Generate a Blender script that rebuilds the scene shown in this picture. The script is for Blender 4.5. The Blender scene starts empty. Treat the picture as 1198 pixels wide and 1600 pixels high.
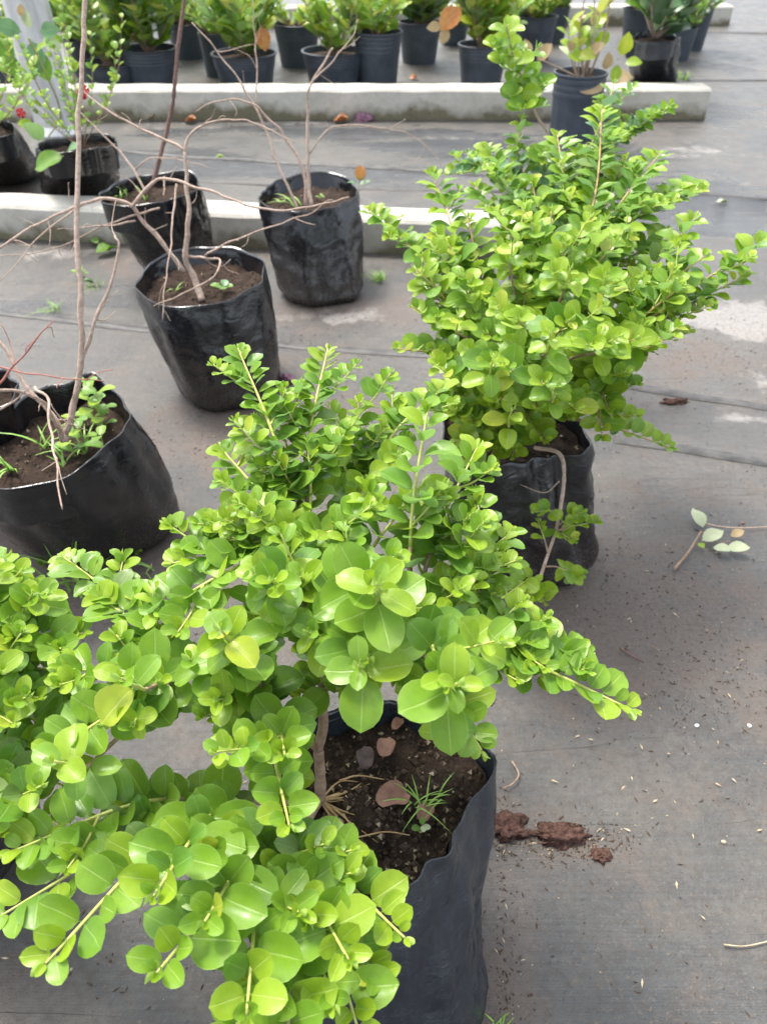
import bpy, math, random
from mathutils import Vector, Matrix, noise
from mathutils.bvhtree import BVHTree

# ------------------------------------------------------------------ camera, sky, sun, exposure
S = bpy.context.scene
COL = S.collection
H = 1.10
PITCH = math.radians(40.0)
cam_d = bpy.data.cameras.new("camera")
cam = bpy.data.objects.new("camera", cam_d)
COL.objects.link(cam)
cam.location = (0, 0, H)
cam.rotation_euler = (math.radians(90) - PITCH, 0, 0)
cam_d.sensor_fit = 'VERTICAL'
cam_d.sensor_height = 36
cam_d.sensor_width = 27
cam_d.lens = 27
cam_d.clip_start = 0.02
cam_d.clip_end = 500
cam_d.dof.use_dof = True
cam_d.dof.focus_distance = 0.85
cam_d.dof.aperture_fstop = 8.0
S.camera = cam

SUN_EL, SUN_ROT = math.radians(62), math.radians(-35)
world = bpy.data.worlds.new("World")
S.world = world
world.use_nodes = True
wt = world.node_tree
wt.nodes.clear()
sky = wt.nodes.new('ShaderNodeTexSky')
sky.sky_type = 'NISHITA'
sky.sun_disc = False
sky.sun_elevation = SUN_EL
sky.sun_rotation = SUN_ROT
sky.dust_density = 3.0
hsv = wt.nodes.new('ShaderNodeHueSaturation')
hsv.inputs['Saturation'].default_value = 0.42
wbg = wt.nodes.new('ShaderNodeBackground')
wbg.inputs['Strength'].default_value = 0.15
wo = wt.nodes.new('ShaderNodeOutputWorld')
wt.links.new(sky.outputs[0], hsv.inputs['Color'])
wt.links.new(hsv.outputs[0], wbg.inputs['Color'])
wt.links.new(wbg.outputs[0], wo.inputs['Surface'])
sun_d = bpy.data.lights.new("sun", 'SUN')
sun_d.energy = 1.5
sun_d.angle = math.radians(14)
sun_d.color = (1.0, 0.96, 0.9)
sun = bpy.data.objects.new("sun", sun_d)
COL.objects.link(sun)
sdir = Vector((math.sin(-SUN_ROT) * -1 * math.cos(SUN_EL), math.cos(SUN_ROT) * math.cos(SUN_EL), math.sin(SUN_EL)))
sun.rotation_euler = (-sdir).to_track_quat('-Z', 'Y').to_euler()
S.view_settings.view_transform = 'Standard'
S.view_settings.look = 'None'
S.view_settings.gamma = 1
S.view_settings.exposure = 1.5

# ------------------------------------------------------------------ pixel helpers (photo 1198 x 1600)
CP, SP = math.cos(PITCH), math.sin(PITCH)
FWD, UP, RT = Vector((0, CP, -SP)), Vector((0, SP, CP)), Vector((1, 0, 0))
CAM = Vector((0, 0, H))


def ray(px, py):
    return RT * ((px - 599) / 1200) + FWD - UP * ((py - 800) / 1200)


def pz(px, py, z):
    d = ray(px, py)
    return CAM + d * ((z - H) / d.z)


def pd(px, py, dep):
    return CAM + ray(px, py) * dep


def py_(px, py, y):
    d = ray(px, py)
    return CAM + d * (y / d.y)


def proj(p):
    q = p - CAM
    w = q.dot(FWD)
    if w < 0.03:
        return None
    return 599 + 1200 * q.x / w, 800 - 1200 * q.dot(UP) / w, w


def g(p, s=1.0, seed=0.0):
    return noise.noise(Vector((p[0] * s + seed, p[1] * s - seed * 1.7, (p[2] if len(p) > 2 else 0) * s + seed * .37)))


# ------------------------------------------------------------------ materials
def mat(name):
    m = bpy.data.materials.new(name)
    m.use_nodes = True
    t = m.node_tree
    t.nodes.clear()
    return m, t


class NT:
    def __init__(s, t):
        s.t = t

    def n(s, typ, **kw):
        x = s.t.nodes.new(typ)
        for k, v in kw.items():
            if k[0] == '_':
                setattr(x, k[1:], v)
            else:
                x.inputs[k.replace('__', ' ')].default_value = v
        return x

    def l(s, a, b):
        s.t.links.new(a, b)

    def noise(s, scale, detail=4, rough=.55, vec=None, dist=0):
        x = s.n('ShaderNodeTexNoise', Scale=scale, Detail=detail, Roughness=rough, Distortion=dist)
        if vec is not None:
            s.l(vec, x.inputs['Vector'])
        return x.outputs['Fac']

    def mapr(s, v, a, b, c=0, d=1):
        x = s.n('ShaderNodeMapRange')
        x.inputs[1].default_value, x.inputs[2].default_value = a, b
        x.inputs[3].default_value, x.inputs[4].default_value = c, d
        s.l(v, x.inputs[0])
        return x.outputs[0]

    def mix(s, f, a, b, mode='MIX'):
        x = s.t.nodes.new('ShaderNodeMix')
        x.data_type = 'RGBA'
        x.blend_type = mode
        for inp, v in ((x.inputs[0], f), (x.inputs[6], a), (x.inputs[7], b)):
            if hasattr(v, 'is_output'):
                s.l(v, inp)
            elif isinstance(v, (int, float)):
                inp.default_value = v
            else:
                inp.default_value = (*v, 1)
        return x.outputs[2]

    def math(s, op, a, b=0.0, clamp=False):
        x = s.t.nodes.new('ShaderNodeMath')
        x.operation = op
        x.use_clamp = clamp
        for inp, v in ((x.inputs[0], a), (x.inputs[1], b)):
            if hasattr(v, 'is_output'):
                s.l(v, inp)
            else:
                inp.default_value = v
        return x.outputs[0]

    def pos(s, scale=None):
        p = s.n('ShaderNodeNewGeometry').outputs['Position']
        if scale:
            m = s.n('ShaderNodeMapping')
            m.inputs['Scale'].default_value = scale
            s.l(p, m.inputs['Vector'])
            return m.outputs[0]
        return p

    def out(s, base, rough=.6, spec=.5, bump=None, bstr=.3, bdist=.002, extra=None):
        p = s.n('ShaderNodeBsdfPrincipled')
        for inp, v in (('Base Color', base), ('Roughness', rough), ('Specular IOR Level', spec)):
            if hasattr(v, 'is_output'):
                s.l(v, p.inputs[inp])
            elif isinstance(v, (int, float)):
                p.inputs[inp].default_value = v
            else:
                p.inputs[inp].default_value = (*v, 1)
        if bump is not None:
            b = s.n('ShaderNodeBump', Strength=bstr, Distance=bdist)
            s.l(bump, b.inputs['Height'])
            s.l(b.outputs[0], p.inputs['Normal'])
        o = s.n('ShaderNodeOutputMaterial')
        if extra:
            s.l(extra(p.outputs[0]), o.inputs[0])
        else:
            s.l(p.outputs[0], o.inputs[0])
        return p


def simple(name, c1, c2, rough=.6, scale=40, spec=.4, bstr=.3, bdist=.001, detail=5):
    m, t = mat(name)
    k = NT(t)
    n = k.noise(scale, detail, .6, k.pos())
    k.out(k.mix(k.mapr(n, .35, .65), c1, c2), rough, spec, n, bstr, bdist)
    return m


def leaf_mat(name, c1, c2, mid, back, trans=.28, rough=.36, blotch=None):
    rough -= .03
    m, t = mat(name)
    k = NT(t)
    uv = k.n('ShaderNodeUVMap').outputs[0]
    sx = k.n('ShaderNodeSeparateXYZ')
    k.l(uv, sx.inputs[0])
    d = k.math('ABSOLUTE', k.math('SUBTRACT', sx.outputs[0], .5))
    n = k.noise(28, 2, .5, k.pos())
    col = k.mix(k.mapr(n, .35, .65), c1, c2)
    n2 = k.noise(160, 3, .6, k.pos())
    col = k.mix(k.mapr(n2, .3, .75, 0, .22), col, [x * .55 for x in c1])
    # side veins: fine chevrons, and the pale midrib
    ch = k.math('SINE', k.math('MULTIPLY', k.math('SUBTRACT', sx.outputs[1], k.math('MULTIPLY', d, .55)), 62.0))
    col = k.mix(k.mapr(ch, .7, 1, 0, .035), col, mid)
    col = k.mix(k.mapr(d, .008, .026, .6, 0), col, mid)
    col = k.mix(k.mapr(d, .478, .492, 0, .45), col, mid)
    ns = k.noise(95, 5, .7, k.pos())
    col = k.mix(k.mapr(ns, .655, .72, 0, .5), col, (.24, .20, .08))
    dust = k.noise(11, 5, .65, k.pos())
    col = k.mix(k.mapr(dust, .5, .75, 0, .10), col, (.40, .45, .28))
    base_ = k.mapr(sx.outputs[1], 0, .55, .28, 0)
    col = k.mix(base_, col, [x * .45 for x in c1])
    if blotch:
        nb = k.noise(70, 4, .65, k.pos())
        col = k.mix(k.mapr(nb, .56, .66, 0, .75), col, blotch)
    bf = k.n('ShaderNodeNewGeometry').outputs['Backfacing']
    col2 = k.mix(bf, col, back)
    h = k.math('ADD', k.mapr(d, 0, .04, 0, 1), k.math('MULTIPLY', ch, .03))
    rg = k.mapr(n2, .3, .7, rough - .05, rough + .12)

    def ex(p):
        tr = k.n('ShaderNodeBsdfTranslucent')
        tc = k.mix(.35, col2, (.75, .95, .12), 'MULTIPLY')
        k.l(k.mix(.6, col2, tc), tr.inputs[0])
        ms = k.n('ShaderNodeMixShader')
        ms.inputs[0].default_value = trans
        k.l(p, ms.inputs[1])
        k.l(tr.outputs[0], ms.inputs[2])
        return ms.outputs[0]
    k.out(col2, rg, .5, h, .35, .0006, ex)
    return m


LM = [
    leaf_mat('leaf_new', (.30, .47, .025), (.37, .53, .035), (.62, .72, .22), (.42, .58, .14), .40),
    leaf_mat('leaf_bright', (.20, .38, .028), (.26, .44, .036), (.46, .62, .18), (.30, .48, .14), .38),
    leaf_mat('leaf_green', (.145, .31, .034), (.20, .37, .04), (.34, .52, .15), (.24, .40, .15), .34),
    leaf_mat('leaf_old', (.13, .23, .055), (.20, .29, .075), (.30, .38, .14), (.22, .32, .16), .2, .42),
    leaf_mat('leaf_spotted', (.15, .24, .07), (.20, .26, .09), (.30, .36, .14), (.24, .30, .16), .2, .45, (.12, .09, .07)),
    leaf_mat('leaf_yellow', (.42, .52, .04), (.50, .56, .06), (.72, .74, .25), (.55, .58, .15), .34),
    leaf_mat('leaf_blue_green', (.14, .31, .12), (.22, .38, .17), (.38, .52, .28), (.26, .40, .24), .25),
    leaf_mat('leaf_dark', (.045, .12, .045), (.09, .19, .06), (.18, .28, .12), (.14, .22, .12), .2),
    leaf_mat('leaf_orange', (.62, .20, .05), (.70, .34, .10), (.75, .5, .25), (.55, .28, .14), .3),
    leaf_mat('leaf_tan', (.48, .34, .17), (.58, .42, .22), (.62, .5, .32), (.5, .38, .24), .2, .6),
    leaf_mat('leaf_pale', (.50, .58, .34), (.62, .66, .42), (.7, .72, .5), (.6, .64, .46), .25, .5),
]
NEW, BRI, GRN, OLD, SPOT, YEL, BLU, DRK, ORA, TAN, PAL = range(11)
BARK = simple('bark_brown', (.26, .17, .11), (.42, .30, .22), .8, 120, .2, .6, .001)
BARK_PALE = simple('bark_grey_tan', (.36, .25, .19), (.58, .45, .36), .75, 150, .25, .5, .0008)
BARK_DARK = simple('bark_dark', (.14, .08, .07), (.24, .15, .12), .75, 150, .25, .5, .0008)
BARK_RED = simple('bark_red', (.34, .13, .10), (.45, .20, .15), .6, 150, .3, .3, .0005)
STEM_G = simple('stem_yellow_green', (.42, .46, .10), (.52, .54, .16), .5, 90, .4, .2, .0005)
STEM_R = simple('stem_reddish_green', (.42, .26, .13), (.50, .36, .14), .5, 90, .4, .2, .0005)
ROOTM = simple('root_straw', (.42, .27, .12), (.55, .38, .2), .8, 100)
GRASSM = simple('grass_blade', (.20, .38, .06), (.30, .48, .10), .5, 60)
DRYLEAF = simple('dry_leaf_brown', (.24, .12, .08), (.36, .20, .14), .65, 90)
DARKLEAF = simple('dark_dead_leaf', (.07, .045, .045), (.13, .09, .08), .6, 90)
PURPLE = simple('withered_purple', (.20, .09, .14), (.32, .17, .22), .6, 60)
CLOD = simple('red_brown_clod', (.055, .030, .024), (.155, .085, .064), .95, 140, .15, 1.0, .006)
PEBBLE = simple('pebble_white', (.7, .68, .64), (.85, .83, .8), .6, 60)
REDFL = simple('red_petal', (.75, .03, .05), (.85, .08, .08), .5, 60)
WHITEM = simple('white_tag', (.8, .8, .8), (.86, .86, .86), .5, 60)
STRAW = simple('litter_straw', (.40, .30, .18), (.60, .50, .34), .8, 200)
CRUMB = simple('litter_dark', (.05, .035, .025), (.12, .08, .055), .95, 200)


def soil_mat():
    m, t = mat('potting_soil')
    k = NT(t)
    n = k.noise(38, 8, .7, k.pos())
    n2 = k.noise(260, 4, .7, k.pos())
    n3 = k.noise(700, 2, .6, k.pos())
    c = k.mix(k.mapr(n, .35, .65), (.022, .016, .012), (.080, .053, .038))
    c = k.mix(k.mapr(n2, .52, .72, 0, .6), c, (.15, .095, .062))
    c = k.mix(k.mapr(n3, .70, .78, 0, .7), c, (.42, .32, .22))
    hh = k.math('ADD', n, k.math('MULTIPLY', n2, .5))
    k.out(c, .95, .2, hh, 1.0, .012)
    return m


SOIL = soil_mat()


def bag_mat(name, dust=.5, base=(.006, .0065, .008)):
    m, t = mat(name)
    k = NT(t)
    at = k.n('ShaderNodeAttribute', _attribute_name='tt')
    fac = at.outputs['Fac']
    n = k.noise(14, 6, .6, k.pos())
    n2 = k.noise(220, 4, .65, k.pos())
    n3 = k.noise(60, 5, .7, k.pos((1, 1, .35)))
    # soil splashed on the lower half of the bag
    low = k.mapr(fac, .0, .85, 1, 0)
    d = k.math('MULTIPLY', low, k.mapr(n, .3, .7, .3, 1.0))
    spk = k.mapr(n2, .50, .68, 0, 1)
    dd = k.math('MULTIPLY', d, k.math('ADD', k.math('MULTIPLY', spk, .8), .22), True)
    dd = k.math('MULTIPLY', dd, dust * 1.5, True)
    c = k.mix(k.mapr(n3, .3, .7), base, [x * 2.2 for x in base])
    c = k.mix(dd, c, (.17, .125, .095))
    film = k.mapr(n3, .55, .8, 0, .10)
    c = k.mix(film, c, (.09, .09, .095))
    r = k.math('ADD', k.mapr(n3, .3, .7, .12, .28), k.math('MULTIPLY', dd, .5), True)
    w = k.noise(17, 3, .5, k.pos((1, 1, 1.6)), 1.6)
    rd = k.math('ABSOLUTE', k.math('SUBTRACT', k.noise(9, 3, .5, k.pos((1, 1, 2.2)), 2.2), .5))
    ridge = k.mapr(rd, 0, .05, 1, 0)
    rd2 = k.math('ABSOLUTE', k.math('SUBTRACT', k.noise(30, 2, .5, k.pos((1, 1, 1.2)), 1.5), .5))
    ridge2 = k.mapr(rd2, 0, .06, 1, 0)
    w2 = k.math('ADD', w, k.math('MULTIPLY', n2, .02))
    w2 = k.math('ADD', w2, k.math('ADD', k.math('MULTIPLY', ridge, .14), k.math('MULTIPLY', ridge2, .03)))
    k.out(c, r, .75, w2, .30, .006)
    return m


BAG = bag_mat('black_poly_bag', .35)
BAG_DIRTY = bag_mat('black_poly_bag_muddy', .55)
BAG_FRONT = bag_mat('black_poly_bag_near', .12, (.014, .018, .023))
BAG_BLUE = bag_mat('black_poly_bag_dull', .25, (.014, .018, .024))


def pot_mat():
    m, t = mat('nursery_pot_plastic')
    k = NT(t)
    n = k.noise(9, 5, .6, k.pos())
    n2 = k.noise(120, 4, .6, k.pos())
    c = k.mix(k.mapr(n, .3, .7), (.035, .046, .062), (.070, .084, .105))  # base lifted towards blue: sky reflection and haze painted into the colour
    c = k.mix(k.mapr(n2, .55, .75, 0, .35), c, (.16, .14, .12))
    k.out(c, k.mapr(n, .3, .7, .38, .6), .5, n2, .15, .001)
    return m


POTM = pot_mat()


def ground_mat():
    m, t = mat('woven_ground_cover')
    k = NT(t)
    P = k.pos()
    dirt = k.n('ShaderNodeAttribute', _attribute_name='dirt').outputs['Fac']
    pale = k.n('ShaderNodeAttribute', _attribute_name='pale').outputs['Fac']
    wet = k.n('ShaderNodeAttribute', _attribute_name='wet').outputs['Fac']
    n1 = k.noise(1.6, 6, .6, P)
    n2 = k.noise(9, 7, .65, P)
    n3 = k.noise(75, 6, .7, P)
    n4 = k.noise(420, 3, .7, P)
    streak = k.noise(7, 6, .6, k.pos((.25, 2.4, 1)), .6)
    fine = k.noise(60, 4, .6, k.pos((.12, 3.2, 1)))
    c = k.mix(k.mapr(n1, .40, .60), (.050, .052, .050), (.094, .090, .080))
    c = k.mix(k.mapr(streak, .35, .65, 0, .5), c, (.046, .050, .052))
    c = k.mix(k.mapr(fine, .4, .7, 0, .3), c, (.145, .143, .138))
    film = k.noise(3.4, 7, .7, P, .8)
    c = k.mix(k.mapr(film, .46, .60, 0, .62), c, (.142, .122, .098))
    spotm = k.noise(26, 5, .75, P)
    c = k.mix(k.mapr(spotm, .54, .66, 0, .5), c, (.10, .082, .066))
    dm = k.math('ADD', dirt, k.mapr(n2, .42, .68, -.35, .45))
    dm = k.math('MULTIPLY', k.mapr(dm, .05, .75, 0, .9), 1.0, True)
    c = k.mix(dm, c, k.mix(k.mapr(n3, .3, .7), (.105, .074, .055), (.175, .14, .115)))
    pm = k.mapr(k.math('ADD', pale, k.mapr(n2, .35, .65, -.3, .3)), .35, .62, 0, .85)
    c = k.mix(pm, c, k.mix(k.mapr(n3, .35, .65), (.26, .24, .215), (.40, .37, .34)))  # pale tone: dried silt, plus wet sheen painted into the colour
    c = k.mix(k.mapr(n3, .48, .64, 0, .7), c, (.055, .042, .032))
    n5 = k.noise(150, 4, .75, P)
    c = k.mix(k.mapr(n5, .55, .68, 0, .6), c, (.19, .162, .125))
    c = k.mix(k.mapr(n5, .42, .34, 0, .65), c, (.035, .028, .022))
    c = k.mix(k.mapr(n4, .66, .74, 0, .5), c, (.30, .26, .21))
    c = k.mix(k.mapr(n4, .38, .30, 0, .8), c, (.03, .025, .02))
    wm = k.mapr(k.math('ADD', wet, k.mapr(k.noise(3.0, 5, .6, k.pos((.5, 1.6, 1))), .35, .65, -.3, .3)), .25, .5, 0, 1)
    c = k.mix(k.math('MULTIPLY', wm, .78), c, (.030, .036, .044))
    r = k.math('SUBTRACT', k.mapr(n2, .3, .7, .26, .48), k.math('MULTIPLY', wm, .26))
    r = k.math('ADD', r, k.math('MULTIPLY', dm, .18), True)
    # woven tape texture
    wv = k.n('ShaderNodeTexWave', Scale=190, Distortion=0.3)
    k.l(P, wv.inputs['Vector'])
    wv2 = k.n('ShaderNodeTexWave', Scale=190, Distortion=0.3, _bands_direction='Y')
    k.l(P, wv2.inputs['Vector'])
    weave = k.math('MULTIPLY', k.math('ADD', wv.outputs['Fac'], wv2.outputs['Fac']), .05)
    cd = k.math('ABSOLUTE', k.math('SUBTRACT', k.noise(2.2, 4, .5, k.pos((.35, 3.2, 1)), .8), .5))
    crease = k.math('MULTIPLY', k.mapr(cd, 0, .007, 1, 0), k.mapr(n1, .48, .6, 0, 1))
    c = k.mix(k.math('MULTIPLY', crease, .22), c, (.06, .055, .05))
    hgt = k.math('ADD', k.math('ADD', k.math('MULTIPLY', n3, .55), k.math('MULTIPLY', streak, .6)), weave)
    hgt = k.math('ADD', hgt, k.math('MULTIPLY', n4, .15))
    hgt = k.math('ADD', hgt, k.math('MULTIPLY', crease, .3))
    k.out(c, r, .6, hgt, .7, .007)
    return m


GROUND = ground_mat()
SEAM = simple('ground_cover_edge', (.040, .040, .040), (.105, .098, .088), .6, 22, .5)


def concrete_mat(name, base1, base2):
    m, t = mat(name)
    k = NT(t)
    P = k.pos()
    n = k.noise(7, 8, .65, P)
    n2 = k.noise(60, 6, .7, P)
    n3 = k.noise(3.2, 4, .6, P)
    sx = k.n('ShaderNodeSeparateXYZ')
    k.l(P, sx.inputs[0])
    c = k.mix(k.mapr(n, .35, .65), base1, base2)
    c = k.mix(k.mapr(n2, .55, .72, 0, .4), c, (.30, .27, .21))
    # moss and splashed mud along the foot
    foot = k.math('ADD', k.mapr(sx.outputs[2], 0, .12, .95, -.22), k.mapr(n, .3, .7, -.45, .45))
    foot = k.math('ADD', foot, k.mapr(n3, .35, .65, -.3, .3))
    c = k.mix(k.mapr(foot, .1, .7, 0, .9), c, k.mix(k.mapr(n2, .3, .7), (.10, .085, .045), (.19, .17, .09)))
    k.out(c, .9, .2, n2, .5, .004)
    return m


CONC = concrete_mat('kerb_concrete', (.50, .47, .40), (.66, .63, .55))


def metal_mat():
    m, t = mat('galvanised_steel')
    k = NT(t)
    n = k.noise(18, 4, .6, k.pos((1, 1, .3)))
    c = k.mix(k.mapr(n, .35, .65), (.62, .62, .62), (.80, .80, .79))
    p = k.out(c, k.mapr(n, .3, .7, .3, .5), .5, n, .1, .001)
    p.inputs['Metallic'].default_value = .45
    return m


METAL = metal_mat()
STAKE = simple('stake_weathered', (.42, .34, .28), (.58, .5, .43), .8, 40)


# ------------------------------------------------------------------ object helpers
def mesh(name, vs, fs, mats=(), smooth=True, uvs=None, midx=None):
    me = bpy.data.meshes.new(name)
    me.from_pydata([tuple(v) for v in vs], [], fs)
    for m in mats:
        me.materials.append(m)
    if midx:
        me.polygons.foreach_set('material_index', midx)
    if smooth:
        me.polygons.foreach_set('use_smooth', [True] * len(me.polygons))
    if uvs:
        ul = me.uv_layers.new(name='UVMap')
        li = [0] * len(me.loops)
        me.loops.foreach_get('vertex_index', li)
        buf = []
        for i in li:
            buf.extend(uvs[i])
        ul.data.foreach_set('uv', buf)
    me.update()
    return me


def attr(me, name, vals):
    a = me.attributes.new(name, 'FLOAT', 'POINT')
    a.data.foreach_set('value', vals)


def link(o, parent=None, label=None, cat=None, group=None, kind=None):
    COL.objects.link(o)
    if parent is not None:
        o.parent = parent
    if label:
        o['label'] = label
    if cat:
        o['category'] = cat
    if group:
        o['group'] = group
    if kind:
        o['kind'] = kind
    return o


def obj(name, me, parent=None, **kw):
    """a mesh whose vertices are in world space; under a parent it is shifted to the parent's base"""
    o = bpy.data.objects.new(name, me)
    if parent is not None:
        o.location = -origin(parent)
    return link(o, parent, **kw)


def origin(o):
    v = Vector((0, 0, 0))
    while o is not None:
        v += o.location
        o = o.parent
    return v


def thing(name, loc, label, cat, group=None):
    o = bpy.data.objects.new(name, None)
    o.empty_display_size = .05
    o.location = loc
    return link(o, None, label, cat, group)


def catmull(pts, sub=6):
    if len(pts) < 3:
        return [Vector(pts[0]).lerp(Vector(pts[-1]), i / sub) for i in range(sub + 1)]
    P = [Vector(p) for p in pts]
    P = [P[0] * 2 - P[1]] + P + [P[-1] * 2 - P[-2]]
    out = []
    for i in range(1, len(P) - 2):
        a, b, c, d = P[i - 1:i + 3]
        for j in range(sub):
            t = j / sub
            out.append(.5 * ((2 * b) + (c - a) * t + (2 * a - 5 * b + 4 * c - d) * t * t + (3 * b - 3 * c + d - a) * t ** 3))
    out.append(P[-2])
    return out


def tube_data(pts, r0, r1, sides=6, knob=0.0, V=None, F=None):
    V = [] if V is None else V
    F = [] if F is None else F
    off = len(V)
    n = len(pts)
    ref = Vector((.31, .2, .93))
    for i, p in enumerate(pts):
        T = (pts[min(i + 1, n - 1)] - pts[max(i - 1, 0)])
        T = T.normalized() if T.length > 1e-9 else Vector((0, 0, 1))
        a = T.cross(ref)
        if a.length < .05:
            a = T.cross(Vector((1, 0, 0)))
        a.normalize()
        b = T.cross(a)
        r = r0 + (r1 - r0) * i / max(1, n - 1)
        if knob:
            r *= 1 + knob * (.5 + g(p, 60)) * (1 if i % 3 else 1.25)
        for s in range(sides):
            an = 2 * math.pi * s / sides
            V.append(p + (a * math.cos(an) + b * math.sin(an)) * r)
    for i in range(n - 1):
        for s in range(sides):
            q = off + i * sides
            F.append((q + s, q + (s + 1) % sides, q + sides + (s + 1) % sides, q + sides + s))
    F.append(tuple(off + s for s in range(sides))[::-1])
    F.append(tuple(off + (n - 1) * sides + s for s in range(sides)))
    return V, F


def tube(name, pts, r0, r1, m, parent, sides=6, knob=.12, sub=5, wob=0.0, **kw):
    c = catmull(pts, sub)
    if wob:
        c = [p + Vector((g(p, 25, 3), g(p, 25, 9), g(p, 25, 17))) * wob * (1 if 0 < i < len(c) - 1 else 0) for i, p in enumerate(c)]
    V, F = tube_data(c, r0, r1, sides, knob)
    return obj(name, mesh(name, V, F, [m]), parent, **kw)


def lump(center, rx, ry, rz, seed, m, name, parent=None, rough=.35, **kw):
    V, F = [], []
    nu, nv = 26, 16
    for j in range(nv + 1):
        ph = math.pi * j / nv
        for i in range(nu):
            th = 2 * math.pi * i / nu
            d = Vector((math.sin(ph) * math.cos(th), math.sin(ph) * math.sin(th), math.cos(ph)))
            f = 1 + rough * noise.fractal(d * 1.9 + Vector((seed, seed * 2, 0)), .7, 2, 6)
            V.append(center + Vector((d.x * rx, d.y * ry, d.z * rz)) * f)
    for j in range(nv):
        for i in range(nu):
            F.append((j * nu + i, (j + 1) * nu + i, (j + 1) * nu + (i + 1) % nu, j * nu + (i + 1) % nu))
    return obj(name, mesh(name, V, F, [m]), parent, **kw)


# ------------------------------------------------------------------ ground
def gauss_zones(zs):
    out = []
    for px, py, rx, ry, a in zs:
        c = pz(px, py, 0)
        out.append((c.x, c.y, rx, ry, a))
    return out


DIRT = gauss_zones([(130, 900, .35, .14, 1.), (330, 690, .28, .12, .9), (480, 640, .3, .08, .8), (960, 860, .22, .25, .55),
                    (880, 980, .2, .12, .6), (1080, 560, .3, .14, .8), (1100, 1000, .3, .2, .45), (30, 310, .5, .2, 1.), (500, 490, .3, .12, .6),
                    (770, 1590, .06, .12, .8), (900, 1310, .12, .04, .5), (780, 1250, .05, .15, .5), (200, 430, .3, .1, .4), (620, 480, .3, .1, .5),
                    (950, 1120, .12, .06, .4), (90, 830, .3, .1, .8), (200, 400, .5, .12, .5), (820, 960, .2, .1, .5), (420, 560, .2, .1, .5)])
SILT_SHEEN = gauss_zones([(1160, 500, .26, .16, .85), (520, 495, .20, .07, .62), (1150, 655, .16, .03, .6), (90, 400, .3, .1, .45), (1090, 235, .35, .15, .5),  # pale silt patches; some paint the wet sheet's bright sheen as colour
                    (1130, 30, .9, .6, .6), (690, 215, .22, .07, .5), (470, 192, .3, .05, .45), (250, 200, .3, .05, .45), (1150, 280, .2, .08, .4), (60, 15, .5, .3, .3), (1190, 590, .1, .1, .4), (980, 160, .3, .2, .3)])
WET = gauss_zones([(150, 250, .5, .22, .7), (500, 275, .6, .14, .7), (820, 240, .5, .22, .7), (1180, 350, .4, .2, .5), (980, 340, .4, .2, .5),(1060, 300, .5, .3, .6), (450, 205, .9, .12, .6), (700, 230, .5, .2, .6), (380, 250, .4, .15, .6), (1100, 180, .5, .3, .4), (60, 480, .4, .15, .4)])


def zone(zs, x, y):
    return sum(a * math.exp(-((x - cx) / rx) ** 2 - ((y - cy) / ry) ** 2) for cx, cy, rx, ry, a in zs)


def ground_h(x, y):
    if abs(x) > 6 or y > 12 or y < -1.5:
        return 0.0
    v = .0030 * noise.noise(Vector((x * 1.3 + y * .4, y * 7.0, .3)))
    v += .0022 * noise.noise(Vector((x * 3 + y * 2, y * 19, 4.3)))
    v += .0030 * noise.noise(Vector((x * 2.2, y * 2.2, 8.1)))
    return v


def axis(lo, hi, step, far):
    a = [lo + step * i for i in range(int((hi - lo) / step) + 1)]
    w, x = step, a[-1]
    while x < far:
        w *= 1.6
        x += w
        a.append(x)
    w, x = step, a[0]
    while x > -far:
        w *= 1.6
        x -= w
        a.insert(0, x)
    return a


xs = axis(-2.4, 2.4, .022, 120)
ys = axis(-.2, 5.2, .022, 120)
V = [(x, y, ground_h(x, y)) for y in ys for x in xs]
nx = len(xs)
F = [(j * nx + i, j * nx + i + 1, (j + 1) * nx + i + 1, (j + 1) * nx + i) for j in range(len(ys) - 1) for i in range(nx - 1)]
gm = mesh('ground', V, F, [GROUND])
attr(gm, 'dirt', [zone(DIRT, v[0], v[1]) for v in V])
attr(gm, 'pale', [zone(SILT_SHEEN, v[0], v[1]) for v in V])
attr(gm, 'wet', [zone(WET, v[0], v[1]) for v in V])
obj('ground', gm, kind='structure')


def seam(pxs, w=.02, hgt=.007, sd=0):
    """a folded overlap edge of the ground cover"""
    pts = catmull([pz(a, b, 0) for a, b in pxs], 30)
    V, F = [], []
    prof = [(-1, .0), (-.7, .5), (-.35, 1), (0, .75), (.3, .35), (1, .05)]
    n = len(prof)
    for i, p in enumerate(pts):
        T = (pts[min(i + 1, len(pts) - 1)] - pts[max(0, i - 1)]).normalized()
        N = Vector((-T.y, T.x, 0))
        f = .65 + .8 * g(p, 3, sd) + .3 * g(p, 14, sd)
        f = max(.25, f)
        for a, z in prof:
            q = p + N * (a * w * (.8 + .4 * f) + .006 * g(p, 9, sd + 3))
            V.append(Vector((q.x, q.y, ground_h(q.x, q.y) + .0015 + z * hgt * f)))
    for i in range(len(pts) - 1):
        for j in range(n - 1):
            F.append((i * n + j, i * n + j + 1, (i + 1) * n + j + 1, (i + 1) * n + j))
    obj('ground_cover_seam', mesh('ground_cover_seam', V, F, [SEAM]), kind='structure')


seam([(-200, 470), (0, 489), (240, 517), (450, 541), (720, 562), (980, 603), (1198, 637), (1500, 690)], .016, .007, 1)
seam([(180, 236), (350, 250), (600, 263), (900, 285), (1198, 311), (1500, 330)], .018, .012, 2)
seam([(300, 283), (500, 293), (760, 299), (1000, 306)], .012, .008, 3)
seam([(960, 688), (1080, 705), (1200, 724), (1400, 760)], .013, .0035, 4)
seam([(560, 131), (900, 127), (1198, 126), (1500, 126)], .016, .008, 5)
seam([(980, 51), (1100, 51), (1250, 55)], .03, .012, 6)


# ------------------------------------------------------------------ concrete kerbs


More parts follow.
